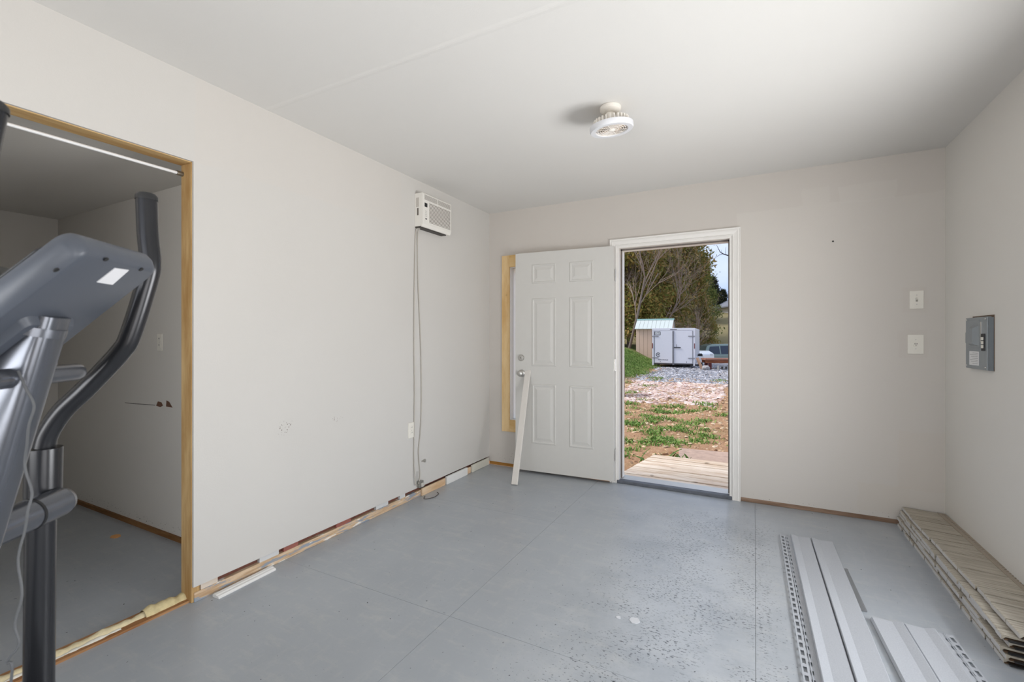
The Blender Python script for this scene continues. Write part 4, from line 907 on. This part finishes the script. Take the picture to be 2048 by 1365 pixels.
# ------------------------------------------------------------------ trailer
tc = deep(1346.5, 735, 22.0); TZ = -.2
tl_ = thing('cargo_trailer', 'white enclosed cargo trailer with double rear doors', 'trailer', (tc.x, tc.y, TZ), math.radians(2.5))
TW, TZ0, TZ1, TLN = .97, .19, 1.885, 3.6
M_TR = plain('trailer_white', (224, 224, 230), .35, var=.02); M_TRG = plain('trailer_grey_steel', (146, 146, 152), .45, .15); M_TRW = plain('fender_white', (236, 236, 236), .4)
B((-TW, .0, TZ0), (TW, TLN, TZ1)).build('body', M_TR, tl_, bevel=.03)
B((-TW - .01, -.02, TZ1 - .115), (TW + .01, .03, TZ1 + .005)).build('header', M_TR, tl_, bevel=.012)
for s in (-1, 1):
    B((s * TW - (.075 if s > 0 else 0), -.03, TZ0 - .09), (s * TW + (0 if s > 0 else .075), .02, TZ1 - .115)).build('corner_post', M_TR, tl_, bevel=.006)
    B((s * (TW - .018) - .018, -.046, .92), (s * (TW - .018) + .018, -.030, 1.16)).build('tail_light', plain('tail_red', (110, 20, 22), .3), tl_)
    d = B((min(s * .012, s * (TW - .08)), -.026, TZ0 + .03), (max(s * .012, s * (TW - .08)), .002, TZ1 - .14)).build('rear_door', M_TR, tl_, bevel=.006)
    B((min(s * .010, s * .040), -.034, TZ0 + .02), (max(s * .010, s * .040), -.026, TZ1 - .13)).build('edge_trim', M_TRG, d)
    B((min(s * (TW - .12), s * (TW - .085)), -.034, TZ0 + .02), (max(s * (TW - .12), s * (TW - .085)), -.026, TZ1 - .13)).build('edge_trim', M_TRG, d)
    for z in (TZ0 + .26, TZ1 - .40): B((min(s * (TW - .30), s * (TW + .004)), -.050, z), (max(s * (TW - .30), s * (TW + .004)), -.034, z + .035)).build('strap_hinge', M_TRG, d)
    # fender and wheel
    fx0, fx1 = (TW, TW + .24) if s > 0 else (-TW - .10, -TW)
    B((fx0, 1.2, .20), (fx1, 2.5, .50)).build('fender', M_TRW, tl_, bevel=.04)
    w = MB().lathe([(.13, -.09), (.29, -.10), (.32, -.07), (.32, .07), (.29, .10), (.13, .09)], 32, Matrix.Translation((s * (TW + (.13 if s > 0 else -.02)), 1.85, .32)) @ Matrix.Rotation(math.pi / 2, 4, 'Y')).build('wheel', M_RUBBER, tl_, smooth=True)
    MB().lathe([(.14, -.06), (.14, .06)], 20, Matrix.Translation((s * (TW + (.13 if s > 0 else -.02)), 1.85, .32)) @ Matrix.Rotation(math.pi / 2, 4, 'Y')).build('hub', M_TRW, w)
for x in (-.016, .030): MB().tube([(x, -.048, TZ0 - .06), (x, -.048, TZ1 - .12)], .012, 8).build('lock_rod', M_TRG, tl_)
hd = B((.03, -.062, .94), (.34, -.048, .985)).build('lock_handle', plain('handle_dark', (84, 84, 90), .4, .5), tl_)
B((.14, -.060, .985), (.165, -.05, 1.12)).build('hasp', M_TRG, hd)
B((-TW + .06, .0, TZ0 - .05), (TW - .06, .10, TZ0)).build('rear_sill', plain('sill_dark', (60, 58, 58), .6), tl_)
B((-.14, -.026, TZ1 - .075), (.16, -.019, TZ1 - .045)).build('marker_light', plain('marker_dark', (84, 76, 78), .4), tl_)
sg = MB().prism(rrect(-.85, -.585, TZ1 - .33, TZ1 - .15, .03), 'y', -.030, -.025).build('maker_plate', M_BLACK, tl_)
B((-.825, -.0315, TZ1 - .305), (-.615, -.030, TZ1 - .175)).build('white_field', plain('plate_white', (230, 232, 234), .5), sg)
for (a, b, cz, h) in ((-.80, -.76, .215, .030), (-.74, -.64, .205, .018), (-.80, -.70, .255, .014), (-.69, -.63, .258, .020), (-.795, -.65, .285, .008)):
    B((a, -.0325, TZ1 - cz - h / 2), (b, -.0315, TZ1 - cz + h / 2)).build('print_mark', plain('print_dark', (50, 54, 58), .6), sg)
# round emblem: dark ring open at the right with an arrow inside
em = MB(); n = 26
for i in range(n):
    a0_ = math.radians(30 + 300 * i / n); a1_ = math.radians(30 + 300 * (i + 1) / n)
    em.add([(r * math.cos(a) - .69, yy, r * math.sin(a) + TZ0 + .42) for yy in (-.0265, -.030) for r, a in ((.072, a0_), (.105, a0_), (.105, a1_), (.072, a1_))], [(4, 5, 6, 7), (0, 3, 2, 1), (0, 1, 5, 4), (1, 2, 6, 5), (2, 3, 7, 6), (3, 0, 4, 7)])
M_EMB = plain('emblem_dark', (70, 72, 80), .5)
eo = em.build('round_emblem', M_EMB, tl_)
MB().prism([(-.74, TZ0 + .42), (-.68, TZ0 + .465), (-.68, TZ0 + .435), (-.62, TZ0 + .435), (-.62, TZ0 + .405), (-.68, TZ0 + .405), (-.68, TZ0 + .375)], 'y', -.030, -.0262).build('arrow', M_EMB, eo)
xx = -.70; rr = random.Random(8)
while xx < -.24:                                      # line of lettering, unreadably small in the photograph
    w = rr.uniform(.018, .030); B((xx, -.0285, TZ0 + .155), (xx + w, -.0262, TZ0 + .155 + rr.choice((.030, .030, .040)))).build('letter_mark', M_EMB, tl_); xx += w + .006
for x in (-.59, .60): B((x - .012, -.029, TZ0 + .07), (x + .012, -.026, TZ0 + .11)).build('rubber_stop', M_BLACK, tl_)
MB().tube([(-.5, TLN, TZ0 + .04), (0, TLN + .9, TZ0 + .08)], .04, 8).build('tongue', M_TRG, tl_)
MB().tube([(.5, TLN, TZ0 + .04), (0, TLN + .9, TZ0 + .08)], .04, 8).build('tongue', M_TRG, tl_)
MB().tube([(0, TLN + .75, 0), (0, TLN + .75, .5)], .03, 8).build('jack_stand', M_TRG, tl_)

# ------------------------------------------------------------------ shed
sa = deep(1272, 700, 28.0); SW, SD, SE, SR = 2.05, 1.7, 1.78, 2.34
zb = gzf(sa.x + 1, sa.y + .8) - .30
sh = thing('garden_shed', 'tan board shed with pale teal metal roof behind trailer', 'shed', (sa.x, sa.y, zb), math.radians(3))
B((.0, .02, 0), (SW, SD, SE - zb)).build('wall_core', plain('shed_core', (150, 118, 96), .9), sh)
M_SHED = plain('shed_board', (218, 188, 166), .85, var=.05)
nb = 9
for i in range(nb): B((i * SW / nb + .006, -.004, 0), ((i + 1) * SW / nb - .006, .02, SE - zb)).build('wall_board', M_SHED, sh)
MB().prism([(0, SE - zb), (SD, SE - zb), (SD / 2, SR - zb - .03)], 'x', .0, SW).build('gable', M_SHED, sh)
M_TEAL = plain('teal_metal', (204, 212, 208), .6, 0, .05)
nr = 9
for s in (0, 1):
    for i in range(nr):
        x0 = -.06 + (SW + .12) * i / nr; x1 = -.06 + (SW + .12) * (i + 1) / nr - .012
        y0, y1 = (-.14, SD / 2) if s == 0 else (SD + .14, SD / 2); z0 = SE - zb - .03; z1 = SR - zb
        MB().add([(x0, y0, z0), (x1, y0, z0), (x1, y1, z1), (x0, y1, z1), (x0, y0, z0 + .03), (x1, y0, z0 + .03), (x1, y1, z1 + .03), (x0, y1, z1 + .03)], [(0, 1, 2, 3), (4, 5, 6, 7), (0, 1, 5, 4), (1, 2, 6, 5), (2, 3, 7, 6), (3, 0, 4, 7)]).build('roof_sheet', M_TEAL, sh)
MB().prism([(SD / 2 - .12, SR - zb - .02), (SD / 2, SR - zb + .06), (SD / 2 + .12, SR - zb - .02), (SD / 2, SR - zb + .035)], 'x', -.08, SW + .08).build('ridge_cap', plain('teal_cap', (140, 176, 174), .4, .1), sh)

# ------------------------------------------------------------------ vehicles
M_VGLASS = plain('vehicle_glass', (52, 62, 78), .08, 0, .02)
def vehicle(name, label, cat, loc, rz, rgb, kind):
    t = thing(name, label, cat, loc, rz); m = plain('car_paint_' + kind, rgb, .25, .25, .02); hw = .94
    if kind == 'suv':
        body = [(-2.35, .45), (-2.38, .75), (-2.36, 1.08), (1.1, 1.12), (2.15, 1.02), (2.35, .85), (2.36, .45)]
        cab = [(-2.30, 1.06), (-2.05, 1.66), (-1.7, 1.78), (.15, 1.80), (.45, 1.72), (1.25, 1.10)]
        wins = [[(-2.02, 1.14), (-1.86, 1.62), (-1.25, 1.66), (-1.22, 1.13)], [(-1.14, 1.13), (-1.16, 1.67), (-.32, 1.68), (-.30, 1.12)], [(-.22, 1.12), (-.24, 1.68), (.22, 1.66), (.95, 1.13)]]
        wx = (-1.45, 1.45)
    else:
        body = [(-2.75, .50), (-2.75, 1.12), (-.9, 1.12), (1.0, 1.15), (2.35, 1.10), (2.68, .92), (2.72, .50)]
        cab = [(-1.0, 1.1), (-.92, 1.74), (-.7, 1.80), (.25, 1.80), (.45, 1.74), (1.15, 1.13)]
        wins = [[(-.82, 1.16), (-.80, 1.66), (-.2, 1.68), (-.18, 1.15)], [(-.10, 1.15), (-.12, 1.68), (.28, 1.67), (.88, 1.16)]]
        wx = (-1.75, 1.70)
    MB().prism(body, 'y', -hw, hw).build('body', m, t, bevel=.07, seg=3)
    cb_ = MB().prism(cab, 'y', -hw + .05, hw - .05)
    cb_.v = [(x, y * (1 - .22 * max(0, z - 1.1) / .7), z) for x, y, z in cb_.v]; cb_.build('cabin', m, t, bevel=.05, seg=3)
    for s in (-1, 1):
        for wv in wins:
            pg = MB().prism(wv, 'y', 0, .02)
            pg.v = [(x, s * ((hw - .05) * (1 - .22 * max(0, z - 1.1) / .7) + .004 + (.01 if y > 0 else 0)), z) for x, y, z in pg.v]; pg.build('side_window', M_VGLASS, t)
        B((.72, s * hw - (0 if s > 0 else .20), 1.10), (.86, s * hw + (.20 if s > 0 else 0), 1.24)).build('mirror', M_BLACK, t, bevel=.03)
        for x in wx:
            MB().lathe([(.0, -.01), (.42, -.01), (.42, .01), (0, .01)], 28, Matrix.Translation((x, s * (hw - .002), .40)) @ Matrix.Rotation(math.pi / 2, 4, 'X'), cap=False).build('wheel_arch', M_BLACK, t)
            w = MB().lathe([(.2, -.11), (.34, -.12), (.37, -.08), (.37, .08), (.34, .12), (.2, .11)], 32, Matrix.Translation((x, s * (hw - .06), .37)) @ Matrix.Rotation(math.pi / 2, 4, 'X')).build('wheel', M_RUBBER, t, smooth=True)
            MB().lathe([(.0, -.13), (.19, -.12), (.21, -.09), (.21, .09), (.19, .12), (0, .13)], 20, Matrix.Translation((x, s * (hw - .06), .37)) @ Matrix.Rotation(math.pi / 2, 4, 'X'), cap=False).build('hub', M_TRG, w)
        B((body[-2][0] - .12, s * .62 - .17, .78), (body[-2][0] + .02, s * .62 + .17, .94)).build('headlight', plain('lamp_lens', (214, 218, 222), .15), t, bevel=.02)
        B((-2.40 if kind == 'suv' else -2.77, s * .80 - .09, .80), (-2.30 if kind == 'suv' else -2.70, s * .80 + .09, 1.04)).build('tail_light', plain('tail_red', (110, 20, 22), .3), t)
        B((-1.0, s * hw - .012, .70), (1.0, s * hw + .012, .745)).build('side_moulding', plain('car_trim_' + kind, tuple(int(v * .8) for v in rgb), .4), t)
    for x0 in ((-2.45, 2.30) if kind == 'suv' else (-2.85, 2.66)): B((x0, -hw + .04, .42), (x0 + .14, hw - .04, .64)).build('bumper', plain('bumper_' + kind, tuple(int(v * .75) for v in rgb), .5), t, bevel=.04)
    i0 = 4 if kind == 'suv' else 4
    (ax_, az0), (bx2, bz0) = cab[4], cab[5]
    MB().add([(bx2 + .012, -.72, bz0 + .05), (bx2 + .012, .72, bz0 + .05), (ax_ + .012, .62, az0 - .02), (ax_ + .012, -.62, az0 - .02)], [(0, 1, 2, 3)]).build('windshield', M_VGLASS, t)
    return t
q = deep(1466, 700, 32.0); vehicle('suv', 'sage green sport utility vehicle parked at right of trailer', 'car', (q.x, q.y, gzf(q.x, q.y) + .02), YAW - .05, (134, 152, 148), 'suv')
q = deep(1339, 700, 31.2); vehicle('pickup_truck', 'white pickup truck mostly hidden behind the trailer', 'truck', (q.x, q.y, gzf(q.x, q.y) + .05), YAW - .95, (228, 230, 232), 'pickup')

# ------------------------------------------------------------------ lumber and blocks beside the trailer
q = deep(1413, 735, 20.6)
pf = thing('wooden_platform', 'low red brown wooden platform on posts beside trailer', 'platform', (q.x, q.y, gzf(q.x, q.y)), YAW - .15)
M_RED = wood('red_lumber', (160, 104, 80), (116, 72, 56), (1, 9, 9), .8)
for i in range(4): B((-.05, i * .20, .42), (1.9, i * .20 + .19, .50)).build('plank', M_RED, pf, bevel=.006)
B((-.02, .02, .30), (1.88, .07, .42)).build('beam', M_RED, pf); B((-.02, .70, .30), (1.88, .75, .42)).build('beam', M_RED, pf)
for x in (.10, 1.70):
    for y in (.03, .66): B((x, y, -.03), (x + .13, y + .10, .31)).build('post', plain('post_red', (92, 40, 38), .8), pf)
M_BLOCK = plain('concrete_block', (150, 150, 150), .9, var=.2, scale=30, bump=.4)
def block(loc, rz, label):
    t = thing('concrete_block', label, 'concrete block', loc, rz, 'concrete blocks by the platform'); m = MB()
    for a, b in (((0, 0, 0), (.39, .035, .19)), ((0, .155, 0), (.39, .19, .19)), ((0, .035, 0), (.035, .155, .19)), ((.355, .035, 0), (.39, .155, .19)), ((.178, .035, 0), (.212, .155, .19))):
        m.box(a, b)
    m.v = [(x, z - .0, y) for x, y, z in m.v]; m.build('block_body', M_BLOCK, t)
q = deep(1438, 735, 20.2); block((q.x, q.y, gzf(q.x, q.y) - .01), YAW, 'grey hollow concrete block under the platform, nearer trailer')
q = deep(1462, 735, 20.2); block((q.x, q.y, gzf(q.x, q.y) - .01), YAW, 'grey hollow concrete block under the platform, farther right')
q = deep(1411.5, 737, 20.3); rk = MB(); rng = random.Random(4)
bmk = bmesh.new(); bmesh.ops.create_icosphere(bmk, subdivisions=2, radius=.17)
for v in bmk.verts: v.co *= rng.uniform(.82, 1.12); v.co.z *= .75
rk.add([tuple(v.co) for v in bmk.verts], [tuple(v.index for v in f.verts) for f in bmk.faces]); bmk.free()
tag(rk.build('pale_rock', plain('rock_pale', (176, 170, 168), .9, var=.2, scale=12), loc=(q.x, q.y, gzf(q.x, q.y) + .09)), 'pale rounded rock beside the platform post', 'rock')
q0 = deep(1404.5, 738, 20.9); z0 = gzf(q0.x, q0.y)
lp = B((-.06, -.02, 0), (.06, .02, .56)).build('leaning_plank', wood('leaning_plank_wood', (206, 166, 134), (170, 128, 98), (9, 9, 1)), loc=(q0.x, q0.y, z0)); lp.rotation_euler = (math.radians(-12), math.radians(-20), YAW)
tag(lp, 'short tan plank leaning on the trailer fender', 'plank')

# ------------------------------------------------------------------ trees
def crown(name, h, r, base, n, clumps, seed, mat, shape, leaf=.075):
    R = np.random.RandomState(seed)
    t = R.rand(clumps) ** .85; a = R.rand(clumps) * 6.283; z = base + (h - base) * t
    if shape == 'cone': rad = r * (1 - t) ** .75 * (.55 + .5 * R.rand(clumps)) + .12
    else: rad = r * np.sqrt(np.clip(1 - (2 * t - .85) ** 2 / 1.4, .05, 1)) * (.45 + .6 * R.rand(clumps))
    C = np.stack([rad * np.cos(a), rad * np.sin(a), z], -1)
    idx = R.randint(0, clumps, n); outd = np.stack([np.cos(a), np.sin(a), .25 + 0 * a], -1)[idx]
    P = C[idx] + R.randn(n, 3) * np.array([.30, .30, .26]) * (r / 2.6) + outd * (R.rand(n, 1) - .3) * .6
    u = R.randn(n, 3); u /= np.linalg.norm(u, axis=1, keepdims=True); v = R.randn(n, 3); v -= u * (u * v).sum(1, keepdims=True); v /= np.linalg.norm(v, axis=1, keepdims=True)
    s = leaf * (.5 + R.rand(n, 1)); u *= s * 1.7; v *= s * .75
    return quads(name, np.stack([P - u, P - v * .9, P + u, P + v], 1), mat)
def branches(mb, p, d, ln, r, depth, R, up=.15, spread=.6, sides=5):
    n = 3; pts = [p]; q = p.copy(); dd = d.copy()
    for i in range(n):
        dd = (dd + Vector((R.uniform(-1, 1), R.uniform(-1, 1), R.uniform(-.5, 1) * up * 2)) * .16).normalized(); q = q + dd * ln / n; pts.append(q)
    mb.tube(pts, [r * (1 - .35 * i / n) for i in range(n + 1)], sides, cap=False)
    if depth == 0: return
    kids = R.randint(2, 4) if depth > 1 else R.randint(3, 5)
    for i in range(kids):
        b = pts[R.randint(1, n)]; nd = (dd + Vector((R.uniform(-1, 1), R.uniform(-1, 1), R.uniform(-.6, .9))) * spread * 1.3 + Vector((0, 0, up))).normalized()
        branches(mb, b, nd, ln * R.uniform(.55, .82), r * R.uniform(.42, .62), depth - 1, R, up, spread, max(3, sides - 1))
M_BARK = plain('cedar_bark', (112, 92, 80), .95, var=.2, scale=8); M_BARKG = plain('grey_bark', (128, 114, 104), .9, var=.2, scale=6)
M_TWIG = plain('pale_twig', (158, 138, 124), .9, var=.15, scale=2); M_TWIGD = plain('dark_twig', (70, 62, 64), .9, var=.1)
F_OLIVE = island_mat('cedar_olive', [(102, 106, 54), (144, 142, 76), (174, 138, 82), (118, 130, 66), (190, 160, 106)], .9, .3)
F_GREEN = island_mat('cedar_green', [(80, 96, 54), (118, 130, 74), (148, 146, 86), (96, 112, 64)], .9, .3)
F_DARK = island_mat('cedar_dark', [(36, 44, 34), (58, 66, 46), (46, 52, 44), (86, 78, 58)], .9, .2)
proto = {}
def proto_tree(key, h, r, base, n, cl, seed, mat, shape, leaf):
    f = crown('foliage', h, r, base, n, cl, seed, mat, shape, leaf); R = random.Random(seed); tb = MB()
    tb.tube([(0, 0, -.4), (.05, .03, h * .3), (-.04, .05, h * .7), (0, 0, h * .93)], [.20, .16, .09, .03], 8)
    for i in range(16):
        z = h * (.12 + .7 * i / 16); a = R.uniform(0, 6.28); tb.tube([(0, 0, z), (math.cos(a) * r * .6, math.sin(a) * r * .6, z + .5)], [.05, .015], 5)
    b = tb.build('trunk', M_BARK, smooth=True); proto[key] = (f, b)
proto_tree('olive', 12, 3.1, 1.2, 21000, 190, 1, F_OLIVE, 'round', .085)
proto_tree('olive2', 13, 3.3, 1.6, 21000, 190, 2, F_OLIVE, 'cone', .085)
proto_tree('green', 12, 3.0, .6, 21000, 190, 3, F_GREEN, 'cone', .085)
proto_tree('dark', 9, 2.6, .5, 12000, 110, 4, F_DARK, 'cone', .10)
first = set()
def place_tree(key, px, d, pyt, rz, label, name='cedar_tree'):
    q = deep(px, 676, d); z = gzf(q.x, q.y); h = 1.23 + (676 - pyt) / 920 * d - z; base_h = {'olive': 12, 'olive2': 13, 'green': 12, 'dark': 9}[key]; s = h / base_h
    t = thing(name, label, 'tree', (q.x, q.y, z - .05), rz, 'trees behind the trailer'); t.scale = (s, s, s)
    for o in proto[key]:
        if key not in first: o.parent = t
        else: share(o, o.name.split('.')[0], t)
    first.add(key)
TREES = [('olive', 1258, 33, 420, 0.2, 'broad olive brown cedar above the shed, at left of the doorway'),
         ('olive2', 1304, 37, 410, 1.1, 'tall olive brown cedar directly behind the shed roof'),
         ('olive', 1340, 41, 440, 2.0, 'olive brown cedar behind the middle of the trailer'),
         ('green', 1366, 44, 462, .7, 'green cedar behind right half of trailer, sloping edge against sky'),
         ('olive2', 1388, 41, 545, 2.6, 'shorter orange brown cedar right behind the trailer corner'),
         ('green', 1398, 52, 505, 3.0, 'dark green cedar at the sky edge, left of hill'),
         ('dark', 1424, 60, 555, .4, 'dark conifer on the hill crest, nearest the green cedar'),
         ('dark', 1446, 64, 580, 1.9, 'small dark conifer on the hill crest by right jamb'),
         ('olive2', 1225, 36, 420, 2.9, 'olive brown cedar at the extreme left edge of the doorway view'),
         ('green', 1284, 46, 430, 4.2, 'green cedar far back between the two olive cedars'),
         ('olive', 1170, 35, 430, 1.5, 'olive cedar further left, hidden by the open door'),
         ('green', 1090, 38, 430, 5.0, 'green cedar far left, hidden by the open door and wall'),
         ('dark', 1530, 66, 570, 4.0, 'dark conifer on the hill to the right, hidden by wall'),
         ('dark', 1600, 64, 590, 2.2, 'small dark conifer on the hill, second to the right of jamb'),
         ('green', 1690, 60, 560, 1.2, 'green cedar on the hill far to the right, behind wall')]
for a in TREES: place_tree(*a)
def bare(name, label, px, d, py, h, depth, seed, mat, lean=(0, 0, 1), r=.10, up=.15, spread=.6, grp='bare trees behind the trailer'):
    q = deep(px, py, d); z = gzf(q.x, q.y); t = thing(name, label, 'tree', (q.x, q.y, z - .1), 0, grp); R = random.Random(seed)
    tr_ = MB(); l = Vector(lean).normalized(); tr_.tube([Vector((0, 0, 0)), l * h * .25 + Vector((.05, 0, 0)), l * h * .5], [r, r * .85, r * .6], 8); tr_.build('trunk', M_BARKG if mat is M_TWIG else mat, t, smooth=True)
    m = MB()
    for f in (.22, .3, .38, .45, .5, .5):
        branches(m, l * h * f, (l + Vector((R.uniform(-1, 1), R.uniform(-1, 1), R.uniform(0, .8))) * .7).normalized(), h * .26, r * .42, depth, R, up, spread)
    m.build('branches', mat, t); return t
RTv = Vector((RT[0], RT[1], 0))
bare('bare_tree', 'pale leafless tree with forked grey trunk left of the shed', 1258, 29.5, 700, 9.5, 4, 3, M_TWIG, RTv * .22 + Vector((0, 0, 1)), .09)
bare('bare_tree', 'pale leafless tree leaning right above the shed roof', 1290, 31.5, 690, 9.0, 4, 8, M_TWIG, RTv * .62 + Vector((0, 0, 1)), .065)
bare('bare_tree', 'slim white leafless sapling just right of trailer top', 1386, 30.0, 690, 4.6, 4, 12, M_TWIG, (0.05, 0, 1), .035)
for i, (px, d, lab) in enumerate(((1345, 30.5, 'tangled leafless brush behind the trailer roof, left clump'), (1364, 31.0, 'tangled leafless brush behind the trailer roof, middle clump'), (1392, 31.5, 'tangled leafless brush behind the trailer roof, right clump'))):
    bare('bare_bush', lab, px, d, 690, 3.6, 4, 30 + i, M_TWIG, (.1 * (i - 1), 0, 1), .034, .05, .9, 'brush behind the trailer')
# dark bare limb reaching in from the right
q = deep(1520, 676, 24.0); t = thing('bare_tree', 'dark leafless tree at right with limb crossing the sky', 'tree', (q.x, q.y, gzf(q.x, q.y) - .1), 0, 'bare trees behind the trailer')
def TP(px, py): v = deep(px, py, 24.0); return Vector((v.x - q.x, v.y - q.y, v.z - (gzf(q.x, q.y) - .1)))
MB().tube([Vector((0, 0, 0)), TP(1522, 620), TP(1516, 540), TP(1520, 440), TP(1514, 380)], [.17, .15, .12, .08, .04], 8).build('trunk', M_TWIGD, t, smooth=True)
lm = MB()
lm.tube([TP(1516, 545), TP(1485, 528), TP(1458, 512), TP(1446, 508), TP(1440, 504), TP(1436, 496), TP(1433, 490)], [.06, .045, .032, .026, .020, .014, .008], 6, cap=False)
lm.tube([TP(1446, 508), TP(1441, 509), TP(1435, 513), TP(1429, 515)], [.018, .014, .010, .006], 5, cap=False)
lm.tube([TP(1451, 509), TP(1451, 502), TP(1452, 494)], [.010, .008, .005], 5, cap=False)
lm.tube([TP(1442, 505), TP(1443, 500)], [.008, .004], 5, cap=False)
R = random.Random(5)
for a in ((1518, 480), (1519, 420), (1516, 390), (1518, 450)): branches(lm, TP(*a), Vector((R.uniform(-.2, 1), R.uniform(-1, 1), .6)).normalized(), 1.6, .04, 3, R)
lm.build('branches', M_TWIGD, t)
# far house on the hill, only its roof edge shows past the jamb
q = deep(1489, 630, 54.0); hz_ = 3.0
fh = thing('far_house', 'grey roofed house on the hill at right jamb', 'house', (q.x, q.y, gzf(q.x, q.y) - .5), YAW)
B((-1.2, 0, 0), (5.0, 5, 1.6)).build('house_wall', plain('house_wall', (196, 192, 186), .8), fh)
MB().prism([(-1.75, 1.5), (1.9, 3.2), (5.5, 1.5), (5.5, 1.35), (-1.75, 1.35)], 'y', -.3, 5.3).build('roof', plain('house_roof', (120, 122, 130), .8), fh)
MB().tube([(-1.0, .8, 1.6), (-1.0, .8, 3.0)], .22, 10).build('chimney', plain('house_chimney', (120, 112, 104), .9), fh)
for x in (.2, 2.6): B((x, -.03, .5), (x + .8, .01, 1.2)).build('window', M_VGLASS, fh)
